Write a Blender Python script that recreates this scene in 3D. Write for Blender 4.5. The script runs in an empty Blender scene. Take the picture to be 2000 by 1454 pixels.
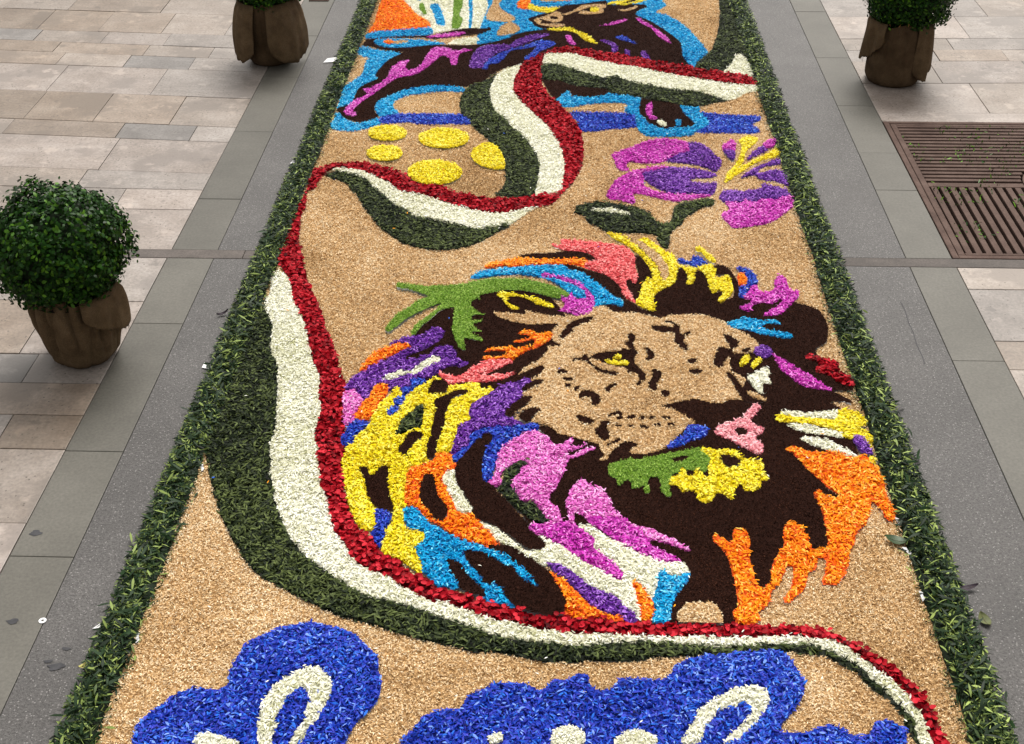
import bpy, math, random
import numpy as np
from mathutils import Vector, Matrix

# ---------------------------------------------------------------- camera, sky, sun, exposure
scene = bpy.context.scene
COL = scene.collection
CAM_H = 2.75
right = Vector((0.99936805, 0.0350792, -0.00574093))
down = Vector((0.01492182, -0.5606054, -0.82794862))
fwd = Vector((-0.03226218, 0.82733973, -0.56077457))
cd = bpy.data.cameras.new('camera'); cam = bpy.data.objects.new('camera', cd); COL.objects.link(cam)
M = Matrix((right, -down, -fwd)).transposed().to_4x4(); M.translation = (0, 0, CAM_H)
cam.matrix_world = M
cd.sensor_width = 36; cd.lens = 45.0; cd.clip_end = 2000; cd.clip_start = 0.05
scene.camera = cam

SUN_EL, SUN_AZ = math.radians(58), math.radians(12)      # azimuth measured from +y (down the street) towards +x
w = bpy.data.worlds.new('World'); scene.world = w; w.use_nodes = True
nt = w.node_tree; bg = nt.nodes['Background']
sky = nt.nodes.new('ShaderNodeTexSky'); sky.sky_type = 'NISHITA'; sky.sun_disc = False
sky.sun_elevation = SUN_EL; sky.sun_rotation = SUN_AZ; sky.air_density = 1.0; sky.dust_density = 4.0; sky.ozone_density = 1.0
hs = nt.nodes.new('ShaderNodeHueSaturation'); hs.inputs['Saturation'].default_value = 0.08    # an overcast, almost white sky
wm = nt.nodes.new('ShaderNodeMix'); wm.data_type = 'RGBA'; wm.blend_type = 'MULTIPLY'; wm.inputs['Factor'].default_value = 1; wm.inputs['B'].default_value = (1.0, .965, .915, 1)   # warm grey cloud
nt.links.new(sky.outputs[0], hs.inputs['Color']); nt.links.new(hs.outputs[0], wm.inputs['A']); nt.links.new(wm.outputs['Result'], bg.inputs[0]); bg.inputs[1].default_value = 0.102
sl = bpy.data.lights.new('sun', 'SUN'); sl.energy = 1.9; sl.angle = math.radians(28); sl.color = (1.0, 0.965, 0.91)
so = bpy.data.objects.new('sun', sl); COL.objects.link(so)
sd = Vector((math.sin(SUN_AZ) * math.cos(SUN_EL), math.cos(SUN_AZ) * math.cos(SUN_EL), math.sin(SUN_EL)))
so.rotation_euler = sd.to_track_quat('Z', 'Y').to_euler()
vs = scene.view_settings; vs.view_transform = 'Standard'; vs.look = 'None'; vs.exposure = 0.68; vs.gamma = 1.0; vs.use_curve_mapping = False
scene.cycles.max_bounces = 6; scene.cycles.diffuse_bounces = 3

rng = np.random.default_rng(11)
rnd = random.Random(5)
TAU = math.tau

# ---------------------------------------------------------------- helpers
def tag(o, label=None, cat=None, group=None, kind=None):
    for k, v in (('label', label), ('category', cat), ('group', group), ('kind', kind)):
        if v: o[k] = v
    return o

def empty(name, loc=(0, 0, 0), **k):
    o = bpy.data.objects.new(name, None); COL.objects.link(o); o.location = loc; o.empty_display_size = 0.1
    return tag(o, **k)

def mesh_obj(name, me, parent=None, loc=None, **k):
    o = bpy.data.objects.new(name, me); COL.objects.link(o)
    if parent is not None: o.parent = parent
    if loc is not None: o.location = loc
    return tag(o, **k)

def tri_mesh(name, V, T, mat, tint=None, smooth=False):
    V = np.ascontiguousarray(V, np.float32); T = np.ascontiguousarray(T, np.int32)
    me = bpy.data.meshes.new(name)
    me.vertices.add(len(V)); me.vertices.foreach_set('co', V.ravel())
    me.loops.add(T.size); me.loops.foreach_set('vertex_index', T.ravel())
    me.polygons.add(len(T)); me.polygons.foreach_set('loop_start', np.arange(0, T.size, 3, dtype=np.int32))
    if tint is not None:
        a = me.attributes.new('tint', 'FLOAT', 'POINT'); a.data.foreach_set('value', np.ascontiguousarray(tint, np.float32))
    me.materials.append(mat); me.update(); me.validate()
    if smooth: me.polygons.foreach_set('use_smooth', np.ones(len(T), bool))
    return me

def py_mesh(name, V, F, mat, smooth=False):
    me = bpy.data.meshes.new(name); me.from_pydata([tuple(v) for v in V], [], F); me.materials.append(mat)
    if smooth: me.polygons.foreach_set('use_smooth', [True] * len(me.polygons))
    me.update(); return me

def vnoise(x, y, s, seed=0):
    """smooth value noise in 0..1 on arrays"""
    x = np.asarray(x) / s + 1000 + seed * 17.3; y = np.asarray(y) / s + 1000 + seed * 5.7
    xi = np.floor(x).astype(np.int64); yi = np.floor(y).astype(np.int64); fx = x - xi; fy = y - yi
    fx = fx * fx * (3 - 2 * fx); fy = fy * fy * (3 - 2 * fy)
    def h(a, b):
        v = np.sin(a * 127.1 + b * 311.7 + seed * 74.7) * 43758.5453
        return v - np.floor(v)
    return (h(xi, yi) * (1 - fx) + h(xi + 1, yi) * fx) * (1 - fy) + (h(xi, yi + 1) * (1 - fx) + h(xi + 1, yi + 1) * fx) * fy

TEMPL = {
    'petal': (np.array([(-.5, 0, 0), (-.12, .42, .10), (-.12, -.42, .10), (.24, .38, .08), (.24, -.38, .08), (.5, 0, .06)]),
              np.array([(0, 2, 1), (1, 2, 4), (1, 4, 3), (3, 4, 5)])),
    'blade': (np.array([(-.5, .08, 0), (-.2, .5, .05), (-.2, -.5, .05), (.15, .42, .06), (.15, -.42, .06), (.5, 0, -.02)]),
              np.array([(0, 2, 1), (1, 2, 4), (1, 4, 3), (3, 4, 5)])),
    'rose': (np.array([(-.5, 0, 0), (-.3, .4, .12), (-.3, -.4, .12), (.2, .5, .2), (.2, -.5, .2), (.5, .2, .16), (.5, -.2, .16), (.05, 0, -.02)]),
             np.array([(7, 1, 0), (7, 0, 2), (7, 3, 1), (7, 2, 4), (7, 5, 3), (7, 4, 6), (7, 6, 5)])),
    'grain': (np.array([(-.5, 0, 0), (0, .5, -.12), (0, -.5, -.12), (.5, 0, 0)]), np.array([(0, 3, 1), (0, 2, 3)])),
}
def scatter(P, L, W, kind, pitch=.25, roll=.4, head=None, pmean=0.0):
    tv, tt = TEMPL[kind]; n = len(P)
    if n == 0: return np.zeros((0, 3)), np.zeros((0, 3), int)
    a = rng.uniform(0, TAU, n) if head is None else head
    p = rng.normal(pmean, pitch, n); r = rng.normal(0, roll, n)
    u = tv[None, :, 0] * L[:, None]; v = tv[None, :, 1] * W[:, None]; z = tv[None, :, 2] * L[:, None] * rng.uniform(-.6, 1.6, n)[:, None]
    cr, sr = np.cos(r)[:, None], np.sin(r)[:, None]
    v, z = v * cr - z * sr, v * sr + z * cr
    cp, sp = np.cos(p)[:, None], np.sin(p)[:, None]
    u, z = u * cp - z * sp, u * sp + z * cp
    ca, sa = np.cos(a)[:, None], np.sin(a)[:, None]
    V = np.stack([u * ca - v * sa + P[:, 0:1], u * sa + v * ca + P[:, 1:2], z + P[:, 2:3]], -1)
    T = tt[None] + (np.arange(n) * len(tv))[:, None, None]
    return V.reshape(-1, 3), T.reshape(-1, 3)

# ---------------------------------------------------------------- materials
def new_mat(name):
    m = bpy.data.materials.new(name); m.use_nodes = True
    return m, m.node_tree, m.node_tree.nodes['Principled BSDF']

def ramp(nt, stops, interp='LINEAR'):
    r = nt.nodes.new('ShaderNodeValToRGB'); e = r.color_ramp.elements; r.color_ramp.interpolation = interp
    while len(e) < len(stops): e.new(0.5)
    for el, (p, c) in zip(e, stops): el.position = p; el.color = (*c, 1)
    return r

def tint_mat(name, stops, rough=.65, spec=.25, trans=0.0):
    m, nt, b = new_mat(name)
    a = nt.nodes.new('ShaderNodeAttribute'); a.attribute_name = 'tint'
    r = ramp(nt, stops); nt.links.new(a.outputs['Fac'], r.inputs['Fac']); nt.links.new(r.outputs['Color'], b.inputs['Base Color'])
    b.inputs['Roughness'].default_value = rough; b.inputs['Specular IOR Level'].default_value = spec
    if trans:
        t = nt.nodes.new('ShaderNodeBsdfTranslucent'); nt.links.new(r.outputs['Color'], t.inputs['Color'])
        x = nt.nodes.new('ShaderNodeMixShader'); x.inputs[0].default_value = trans
        nt.links.new(b.outputs[0], x.inputs[1]); nt.links.new(t.outputs[0], x.inputs[2])
        nt.links.new(x.outputs[0], nt.nodes['Material Output'].inputs['Surface'])
    return m

def srgb(*c):
    return tuple((v / 255 / 12.92 if v / 255 <= .04045 else ((v / 255 + .055) / 1.055) ** 2.4) for v in c)

PET = {   # colour: (dark, mid, light)
    'yel': ((178, 146, 0), (250, 232, 14), (255, 250, 120)),
    'org': ((176, 48, 0), (240, 96, 6), (254, 146, 10), (255, 164, 22), (255, 206, 96)),
    'cya': ((0, 70, 134), (0, 134, 198), (0, 166, 222), (22, 178, 230), (130, 224, 252)),
    'blu': ((2, 8, 70), (8, 34, 146), (16, 62, 186), (70, 74, 196), (36, 110, 224), (130, 164, 250)),
    'pur': ((38, 4, 80), (104, 34, 158), (184, 126, 228)),
    'mag': ((128, 4, 116), (212, 52, 190), (252, 158, 236)),
    'lil': ((176, 50, 150), (234, 118, 208), (255, 200, 242)),
    'sal': ((182, 42, 54), (246, 110, 114), (255, 180, 176)),
    'pnk': ((204, 96, 116), (246, 164, 174), (255, 216, 218)),
    'wht': ((178, 178, 128), (240, 239, 218), (255, 255, 250)),
    'red': ((70, 0, 8), (158, 2, 22), (216, 44, 60)),
    'lim': ((56, 92, 10), (120, 160, 44), (182, 210, 110)),
    'lea': ((6, 11, 5), (25, 37, 16), (94, 106, 58)),
    'brn': ((16, 7, 4), (40, 19, 12), (84, 50, 36)),
    'tan': ((128, 94, 56), (192, 154, 104), (224, 190, 142), (240, 212, 168), (252, 236, 204)),
    'bor': ((7, 18, 8), (30, 56, 24), (168, 188, 100)),
    'box': ((5, 18, 2), (26, 64, 8), (104, 150, 38)),
}
MAT = {}
for k, cs in PET.items():
    rough = {'lea': .62, 'bor': .55, 'box': .42, 'brn': .9, 'tan': .7}.get(k, .55); sp_ = {'lea': .12, 'bor': .2, 'box': .14, 'brn': .08, 'tan': .15}.get(k, .10)
    MAT[k] = tint_mat('petals_' + k, [(i_ / (len(cs) - 1), srgb(*c_)) for i_, c_ in enumerate(cs)], rough, sp_, 0.10 if k in ('yel', 'org', 'cya', 'blu', 'pur', 'mag', 'lil', 'sal', 'pnk', 'wht', 'red') else 0.0)

def surf_mat(name, base, dark, light, scale, rough=.85, bump=.25, speck=None, bscale=None, spots=None, dist=.003, spec=.3, world=True, var=0.0, fine=None, streak=None):
    m, nt, b = new_mat(name); N = nt.nodes.new; lk = nt.links.new
    if world: co = N('ShaderNodeNewGeometry').outputs['Position']
    else: co = N('ShaderNodeTexCoord').outputs['Object']
    def noise(sc, det=8, ro=.65, vec=None):
        n = N('ShaderNodeTexNoise'); n.inputs['Scale'].default_value = sc; n.inputs['Detail'].default_value = det; n.inputs['Roughness'].default_value = ro; lk(vec or co, n.inputs['Vector']); return n.outputs['Fac']
    def mix(f, A, B, k=1.0, mode='MIX'):
        x = N('ShaderNodeMix'); x.data_type = 'RGBA'; x.blend_type = mode
        if k != 1.0:
            q = N('ShaderNodeMath'); q.operation = 'MULTIPLY'; q.inputs[1].default_value = k; lk(f, q.inputs[0]); f = q.outputs[0]
        lk(f, x.inputs['Factor']); lk(A, x.inputs['A'])
        if isinstance(B, tuple): x.inputs['B'].default_value = (*B, 1)
        else: lk(B, x.inputs['B'])
        return x.outputs['Result']
    r = ramp(nt, [(.3, dark), (.5, base), (.72, light)]); lk(noise(scale), r.inputs['Fac']); last = r.outputs['Color']
    if streak:     # veins of the stone run along one direction
        mp = N('ShaderNodeMapping'); mp.inputs['Scale'].default_value = (streak[0], streak[0] * 6, 1); lk(co, mp.inputs['Vector'])
        rr = ramp(nt, [(.48, (0, 0, 0)), (.68, (1, 1, 1))]); lk(noise(1.0, 5, .6, mp.outputs[0]), rr.inputs['Fac']); last = mix(rr.outputs['Color'], last, streak[1], streak[2])
    if fine:       # fine grain: multiply by a narrow noise range
        rf = ramp(nt, [(.32, (fine[1],) * 3), (.68, (fine[2],) * 3)]); lk(noise(fine[0], 3, .6), rf.inputs['Fac'])
        x = N('ShaderNodeMix'); x.data_type = 'RGBA'; x.blend_type = 'MULTIPLY'; x.inputs['Factor'].default_value = 1; lk(last, x.inputs['A']); lk(rf.outputs['Color'], x.inputs['B']); last = x.outputs['Result']
    if speck:
        for (sc, rad, colr, thr) in (speck if isinstance(speck[0], tuple) else (speck,)):
            n2 = N('ShaderNodeTexVoronoi'); n2.inputs['Scale'].default_value = sc; lk(co, n2.inputs['Vector'])
            r2 = ramp(nt, [(rad, (1, 1, 1)), (rad + .08, (0, 0, 0))]); lk(n2.outputs['Distance'], r2.inputs['Fac'])
            n3 = N('ShaderNodeSeparateColor'); lk(n2.outputs['Color'], n3.inputs[0])
            g = N('ShaderNodeMath'); g.operation = 'GREATER_THAN'; g.inputs[1].default_value = thr; lk(n3.outputs[0], g.inputs[0])
            mu = N('ShaderNodeMath'); mu.operation = 'MULTIPLY'; lk(r2.outputs['Color'], mu.inputs[0]); lk(g.outputs[0], mu.inputs[1])
            last = mix(mu.outputs[0], last, colr)
    if spots:
        for (sc, thr, colr, k) in (spots if isinstance(spots[0], tuple) else (spots,)):
            r4 = ramp(nt, [(thr, (0, 0, 0)), (thr + .07, (1, 1, 1))]); lk(noise(sc, 4, .6), r4.inputs['Fac']); last = mix(r4.outputs['Color'], last, colr, k)
    if var:
        oi = N('ShaderNodeObjectInfo'); mr = N('ShaderNodeMapRange'); mr.inputs['To Min'].default_value = 1 - var; mr.inputs['To Max'].default_value = 1 + var * .7; lk(oi.outputs['Random'], mr.inputs['Value'])
        x = N('ShaderNodeMix'); x.data_type = 'RGBA'; x.blend_type = 'MULTIPLY'; x.inputs['Factor'].default_value = 1; lk(last, x.inputs['A']); lk(mr.outputs[0], x.inputs['B']); last = x.outputs['Result']
    lk(last, b.inputs['Base Color']); b.inputs['Roughness'].default_value = rough; b.inputs['Specular IOR Level'].default_value = spec
    bu = N('ShaderNodeBump'); bu.inputs['Strength'].default_value = bump; bu.inputs['Distance'].default_value = dist; lk(noise(bscale or scale * 6, 6), bu.inputs['Height']); lk(bu.outputs[0], b.inputs['Normal'])
    return m

M_ASPH = surf_mat('asphalt', (.080, .075, .073), (.062, .058, .056), (.100, .094, .091), 3.0, .58, .9, ((95, .22, (.20, .19, .185), .90), (150, .30, (.22, .21, .205), .84), (210, .36, (.035, .032, .03), .66)), 170, ((2.3, .60, (.068, .063, .06), .55), (9, .68, (.055, .05, .048), .5)), .004, .5, fine=(110, .60, 1.40))
M_SLAB = surf_mat('slab_stone', (.100, .094, .079), (.079, .074, .062), (.122, .115, .098), 2.6, .6, .12, None, 160, ((7, .68, (.09, .085, .075), .55), (22, .72, (.07, .064, .055), .4)), .002, .42, var=.12, fine=(90, .84, 1.14))
STONES = []
for i, (c, d, l) in enumerate([((.335, .272, .222), (.245, .190, .148), (.43, .362, .308)), ((.262, .196, .142), (.185, .130, .088), (.34, .268, .205)),
                               ((.315, .268, .232), (.228, .190, .162), (.40, .350, .312)), ((.225, .200, .180), (.160, .140, .124), (.29, .262, .240)),
                               ((.365, .300, .255), (.265, .210, .170), (.46, .392, .345)), ((.290, .222, .168), (.208, .152, .108), (.375, .302, .240))]):
    c, d, l = (tuple(v * q for v, q in zip(u, (.82, .84, .87))) for u in (c, d, l))
    STONES.append(surf_mat('travertine_%s' % 'abcdef'[i], c, d, l, 4.2, .47, .45, (70, .20, (.085, .068, .052), .86), 70,
                           ((2.6, .53, tuple(v * .70 for v in c), .8), (11, .62, tuple(v * .52 for v in c), .65), (34, .66, (.08, .064, .05), .6), (7.5, .60, tuple(min(.6, v * 1.42) for v in c), .7)), .002, .5, var=.18, fine=(70, .80, 1.18), streak=(1.6, tuple(v * .80 for v in c), .7)))
M_JOINT = surf_mat('joint_mortar', (.15, .132, .112), (.05, .044, .037), (.27, .24, .205), 9, .95, .3)
M_STRIP = surf_mat('porphyry', (.098, .083, .075), (.070, .060, .054), (.128, .108, .098), 9, .7, .3, spec=.3, var=.15, fine=(120, .8, 1.2))
M_IRON = surf_mat('weathered_iron', (.098, .062, .050), (.066, .040, .032), (.135, .09, .074), 9, .75, .25, spec=.15, fine=(120, .85, 1.15), spots=(16, .66, (.13, .10, .085), .5))
M_PIT = surf_mat('pit_soil', (.022, .018, .014), (.012, .01, .008), (.035, .03, .022), 20, 1, .3)
M_BURL = surf_mat('burlap', (.108, .072, .040), (.072, .047, .026), (.145, .100, .058), 14, .95, .5, None, 380, spec=.1, fine=(330, .7, 1.3))
M_BURLD = surf_mat('burlap_coarse', (.078, .050, .028), (.052, .033, .018), (.105, .070, .04), 12, .95, .5, None, 380, spec=.1, fine=(330, .7, 1.3))
M_SOIL = surf_mat('potting_soil', (.03, .02, .013), (.018, .012, .008), (.05, .034, .022), 30, 1, .5)
M_PAPER = surf_mat('white_paper', (.74, .74, .75), (.66, .66, .68), (.80, .80, .80), 8, .8, .1)
M_STEEL = surf_mat('zinc_steel', (.62, .63, .65), (.5, .5, .52), (.7, .7, .72), 30, .35, .05)
M_TWIG = surf_mat('twig_bark', (.10, .07, .045), (.06, .042, .028), (.15, .11, .07), 40, .9, .3)
M_DRY = surf_mat('dry_leaf', (.42, .22, .07), (.30, .14, .04), (.52, .32, .13), 40, .7, .2)
M_DIRT = surf_mat('gum_stain', (.045, .045, .05), (.03, .03, .035), (.07, .07, .075), 30, .7, .1)
M_PLAST = surf_mat('building_plaster', (.42, .37, .30), (.36, .31, .25), (.48, .43, .36), 2, .9, .2)

def box(x0, x1, y0, y1, z0, z1, bev=0.0):
    """closed box; with bev the top edge is chamfered"""
    b = bev
    V = [(x0, y0, z0), (x1, y0, z0), (x1, y1, z0), (x0, y1, z0)]
    if not b:
        V += [(x0, y0, z1), (x1, y0, z1), (x1, y1, z1), (x0, y1, z1)]
        return V, [(3, 2, 1, 0), (4, 5, 6, 7), (0, 1, 5, 4), (1, 2, 6, 5), (2, 3, 7, 6), (3, 0, 4, 7)]
    V += [(x0, y0, z1 - b), (x1, y0, z1 - b), (x1, y1, z1 - b), (x0, y1, z1 - b)]
    V += [(x0 + b, y0 + b, z1), (x1 - b, y0 + b, z1), (x1 - b, y1 - b, z1), (x0 + b, y1 - b, z1)]
    return V, [(3, 2, 1, 0), (0, 1, 5, 4), (1, 2, 6, 5), (2, 3, 7, 6), (3, 0, 4, 7), (4, 5, 9, 8), (5, 6, 10, 9), (6, 7, 11, 10), (7, 4, 8, 11), (8, 9, 10, 11)]

# ---------------------------------------------------------------- the ground, road and paving
V, F = [(-300, -300, -.06), (300, -300, -.06), (300, 300, -.06), (-300, 300, -.06)], [(0, 1, 2, 3)]
mesh_obj('ground', py_mesh('ground', V, F, M_JOINT), kind='structure', label='pale bedding under the whole street')
XL0, XL1, XR0, XR1 = -1.715, -1.508, 1.541, 1.742         # the grey slab bands on both sides of the road
SY0, SY1 = 4.917, 4.993                                    # the stone strip that crosses the street
def road(name, y0, y1, label):
    V, F = box(XL1 + .002, XR0 - .002, y0, y1, -.05, 0.0)
    mesh_obj(name, py_mesh(name, V, F, M_ASPH), kind='structure', label=label)
road('road', -8, SY0 - .002, 'grey speckled asphalt lane on the near side of the stone strip')
road('road', SY1 + .002, 40, 'grey speckled asphalt lane on the far side of the stone strip')
strip = empty('threshold_strip', kind='structure', label='thin brown stone strip crossing the street under the carpet')
xs = -9.0
while xs < 9:
    x2 = xs + rnd.uniform(.7, 1.1)
    if xs < 1.0 < x2 or xs < -1.1 < x2: pass
    V, F = box(xs + .001, x2 - .001, SY0, SY1, -.05, .0015 + rnd.uniform(-.0008, .0008), .002)
    mesh_obj('strip_stone', py_mesh('strip_stone', V, F, M_STRIP), strip); xs = x2

def quad_stone(c, z, mat, name, parent, gap=.0022, bev=.003):
    """paving stone from 4 ground corners (counter-clockwise)"""
    c = [Vector((x, y)) for x, y in c]; m = sum(c, Vector((0, 0))) / 4
    def inset(d):
        o = []
        for i in range(4):
            p, a, b = c[i], (c[i] - c[i - 1]).normalized(), (c[(i + 1) % 4] - c[i]).normalized()
            na, nb = Vector((-a.y, a.x)), Vector((-b.y, b.x)); o.append(p + (na + nb) * d / max(.3, 1 + na.dot(nb)))
        return o
    g, t = inset(gap), inset(gap + bev)
    V = [(p.x, p.y, -.05) for p in g] + [(p.x, p.y, z - bev * .5) for p in g] + [(p.x, p.y, z) for p in t]
    F = [(i, (i + 1) % 4, 4 + (i + 1) % 4, 4 + i) for i in range(4)] + [(4 + i, 4 + (i + 1) % 4, 8 + (i + 1) % 4, 8 + i) for i in range(4)] + [(8, 9, 10, 11)]
    me = py_mesh(name, [(x - m.x, y - m.y, zz) for x, y, zz in V], F, mat)
    return mesh_obj(name, me, parent, (m.x, m.y, 0))

for side, xa, xb, joints, lab in (('left', XL0, XL1, (-2, -.9, .1, .9, 1.65, 2.30, 2.975, 3.52, 4.37, None, 5.50, 6.30, 7.08, 7.78, 8.6, 9.4, 10.3, 11.2, 12.2), 'grey stone slab band along the left edge of the asphalt'),
                                  ('right', XR0, XR1, (-2, -.9, .1, .9, 1.65, 2.40, 3.2, 4.18, None, 5.67, 6.10, 6.72, 7.46, 8.3, 9.1, 10.0, 11.2, 12.2), 'grey stone slab band along the right edge of the asphalt')):
    par = empty('kerb_band_' + side, kind='structure', label=lab); y = joints[0]
    for j in joints[1:]:
        if j is None:
            quad_stone([(xa, y), (xb, y), (xb, SY0 - .001), (xa, SY0 - .001)], .001, M_SLAB, 'slab', par, .0012, .002); y = SY1 + .001; continue
        quad_stone([(xa, y), (xb, y), (xb, j), (xa, j)], .001 + rnd.uniform(-.0008, .0008), M_SLAB, 'slab', par, .0012, .002); y = j

# flagstones; each course: y at the kerb, slope of the course line, and the cross joints (x at mid course)
def courses(par, xin, xout, rows, sgn):
    for (ya, sa, yb, sb, js, mats) in rows:
        js = [j for j in js]
        x = js[-1] if js else xin
        while abs(x) < abs(xout):
            x += sgn * rnd.uniform(.45, .95); js.append(x)
        prev = xin
        for i, j in enumerate(js):
            m = STONES[mats[i] if i < len(mats) else rnd.choice((0, 0, 1, 2, 4, 5, 3))]
            a, b = (j, prev) if sgn < 0 else (prev, j)
            f = lambda x, y0, s: y0 + s * (x - xin)
            quad_stone([(a, f(a, ya, sa)), (b, f(b, ya, sa)), (b, f(b, yb, sb)), (a, f(a, yb, sb))], rnd.uniform(-.0015, .0015), m, 'flagstone', par, .0016, .002)
            prev = j
pl = empty('paving_left', kind='structure', label='beige travertine paving to the left of the street')
S = -.075
LEFT = [  # from far to near
    (11.3, S, 12.6, S, [-2.3], []), (10.4, S, 11.3, S, [-2.1], []), (9.6, S, 10.4, S, [-2.4, -3.3], []), (9.1, S, 9.6, S, [-2.2, -3.0], []), (8.55, S, 9.1, S, [-2.5, -3.2], []),
    (8.133, S, 8.55, S, [-2.62, -3.25, -3.7], [0, 5, 0]),
    (7.754, -.072, 8.133, S, [-2.10, -2.51, -2.925, -3.33], [2, 0, 5, 1, 1]),
    (7.531, -.085, 7.754, -.072, [-2.44, -2.845, -3.28], [2, 4, 0, 3]),
    (7.351, -.084, 7.531, -.085, [-2.11, -2.52, -3.09], [2, 0, 5, 1]),
    (7.154, -.079, 7.351, -.084, [-2.185, -2.585, -3.0], [2, 3, 0, 5]),
    (6.751, -.074, 7.154, -.079, [-2.305, -2.915], [2, 4, 4]),
    (6.355, -.072, 6.751, -.074, [-2.09, -2.515, -2.905], [0, 5, 1, 1]),
    (6.160, -.070, 6.355, -.072, [-1.93, -2.33, -2.95], [2, 3, 5, 0]),
    (5.781, -.053, 6.160, -.070, [-2.30, -3.0], [4, 4]),
    (5.595, -.023, 5.781, -.053, [-2.35, -2.9], [2, 0]),
    (5.384, -.008, 5.595, -.023, [-2.095, -2.6], [4, 2]),
    (SY1 + .001, 0, 5.384, -.008, [-2.7], [4]),
    (4.54, 0, SY0 - .001, 0, [-2.5], [2]), (4.136, 0, 4.54, 0, [-2.10], [4, 5]), (3.936, 0, 4.136, 0, [-2.02], [2, 3]),
    (3.732, 0, 3.936, 0, [-2.6], [5]), (3.529, 0, 3.732, 0, [-1.975], [1, 2]), (3.133, 0, 3.529, 0, [-2.5], [0]),
    (2.75, 0, 3.133, 0, [-2.3], [4]), (2.3, 0, 2.75, 0, [-2.1], []), (1.9, 0, 2.3, 0, [-2.4], []), (1.4, 0, 1.9, 0, [-2.2], []), (.8, 0, 1.4, 0, [-2.5], []), (0, 0, .8, 0, [-2.1], []),
]
courses(pl, XL0 - .001, -5.2, LEFT, -1)
prt = empty('paving_right', kind='structure', label='beige travertine paving to the right of the street')
S = .03
RIGHT = [
    (11.3, S, 12.6, S, [2.3], []), (10.4, S, 11.3, S, [2.1], []), (9.6, S, 10.4, S, [2.4, 3.3], []), (9.0, S, 9.6, S, [2.2, 3.0], []), (8.62, S, 9.0, S, [2.5], []),
    (8.20, S, 8.62, S, [2.77, 3.4], [2, 0]), (7.79, S, 8.20, S, [2.55, 3.0], [4, 2]), (7.59, S, 7.79, S, [2.40, 2.9], [0, 2]), (7.40, S, 7.59, S, [2.27, 2.68], [2, 5, 0]),
    (7.05, S, 7.40, S, [2.2, 2.75], [0, 4]), (6.62, .02, 7.05, S, [2.35, 2.8], [4, 0]), (6.505, 0, 6.62, .02, [2.6], [4]),
    (4.732, 0, SY0 - .001, 0, [2.3], [0]), (4.328, 0, 4.732, 0, [2.1], [2]), (4.125, 0, 4.328, 0, [2.2], [5]), (3.72, 0, 4.125, 0, [2.0], [0]), (3.3, 0, 3.72, 0, [2.3], []),
    (2.75, 0, 3.3, 0, [2.3], []), (2.3, 0, 2.75, 0, [2.1], []), (1.9, 0, 2.3, 0, [2.4], []), (1.4, 0, 1.9, 0, [2.2], []), (.8, 0, 1.4, 0, [2.5], []), (0, 0, .8, 0, [2.1], []),
]
courses(prt, XR1 + .001, 4.8, RIGHT, 1)
courses(prt, 3.262, 4.8, [(SY1 + .001, 0, 5.4, 0, [3.9], []), (5.4, 0, 5.95, 0, [4.1], []), (5.95, 0, 6.505, 0, [3.8], [])], 1)

# ---------------------------------------------------------------- tree grate
gx0, gx1, gy0, gy1 = XR1 + .004, 3.258, SY1 + .003, 6.503
gcx, gcy, grad = 2.50, 5.748, .225
grate = empty('tree_grate', (gcx, gcy, 0), label='rust brown iron tree grate with slots set into the right paving', cat='tree grate')
def gpart(name, x0, x1, y0, y1, z0, z1, bev=.002, mat=M_IRON, me=None):
    cx_, cy_ = (x0 + x1) / 2, (y0 + y1) / 2
    if me is None:
        V, F = box(x0 - cx_, x1 - cx_, y0 - cy_, y1 - cy_, z0, z1, bev); me = py_mesh(name, V, F, mat)
    mesh_obj(name, me, grate, (cx_ - gcx, cy_ - gcy, 0)); return me
gpart('pit', gx0, gx1, gy0, gy1, -.055, -.045, 0, M_PIT)
fw = .028
gpart('frame', gx0, gx0 + fw, gy0, gy1, -.05, .003); gpart('frame', gx1 - fw, gx1, gy0, gy1, -.05, .003)
gpart('frame', gx0 + fw + .0005, gx1 - fw - .0005, gy0, gy0 + fw, -.05, .003); gpart('frame', gx0 + fw + .0005, gx1 - fw - .0005, gy1 - fw, gy1, -.05, .003)
px0, px1 = gx0 + fw + .004, gx1 - fw - .004
rim = .030
gpart('rim', px0, px0 + rim, gy0 + fw + .004, gy1 - fw - .004, -.03, .0015); gpart('rim', px1 - rim, px1, gy0 + fw + .004, gy1 - fw - .004, -.03, .0015)
gpart('rim', px0 + rim + .0005, px1 - rim - .0005, gy0 + fw + .004, gy0 + fw + .022, -.03, .0015); gpart('rim', px0 + rim + .0005, px1 - rim - .0005, gy1 - fw - .026, gy1 - fw - .004, -.03, .0015)
midy = 5.735
gpart('rim', px0 + rim + .0005, gcx - grad - .004, midy - .022, midy + .022, -.03, .0015); gpart('rim', gcx + grad + .004, px1 - rim - .0005, midy - .022, midy + .022, -.03, .0015)
ix0, ix1 = px0 + rim + .0005, px1 - rim - .0005
pitch_ = (gy1 - fw - .026 - (midy + .022)) / 17
for i in range(17):          # far panel: slats run across
    yb = midy + .022 + (i + .58) * pitch_; y0, y1 = yb, yb + pitch_ * .62 if i < 16 else gy1 - fw - .0265
    if y1 - y0 < .004: continue
    dy = min(abs(y0 - gcy), abs(y1 - gcy))
    if dy < grad:
        h = math.sqrt(grad ** 2 - dy ** 2) + .004
        gpart('slat', ix0, gcx - h, y0, y1, -.03, 0, .0015); gpart('slat', gcx + h, ix1, y0, y1, -.03, 0, .0015)
    else: gpart('slat', ix0, ix1, y0, y1, -.03, 0, .0015)
nv = 31; pv = (ix1 - ix0) / nv
ylo, yhi = gy0 + fw + .0225, midy - .0225
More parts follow.
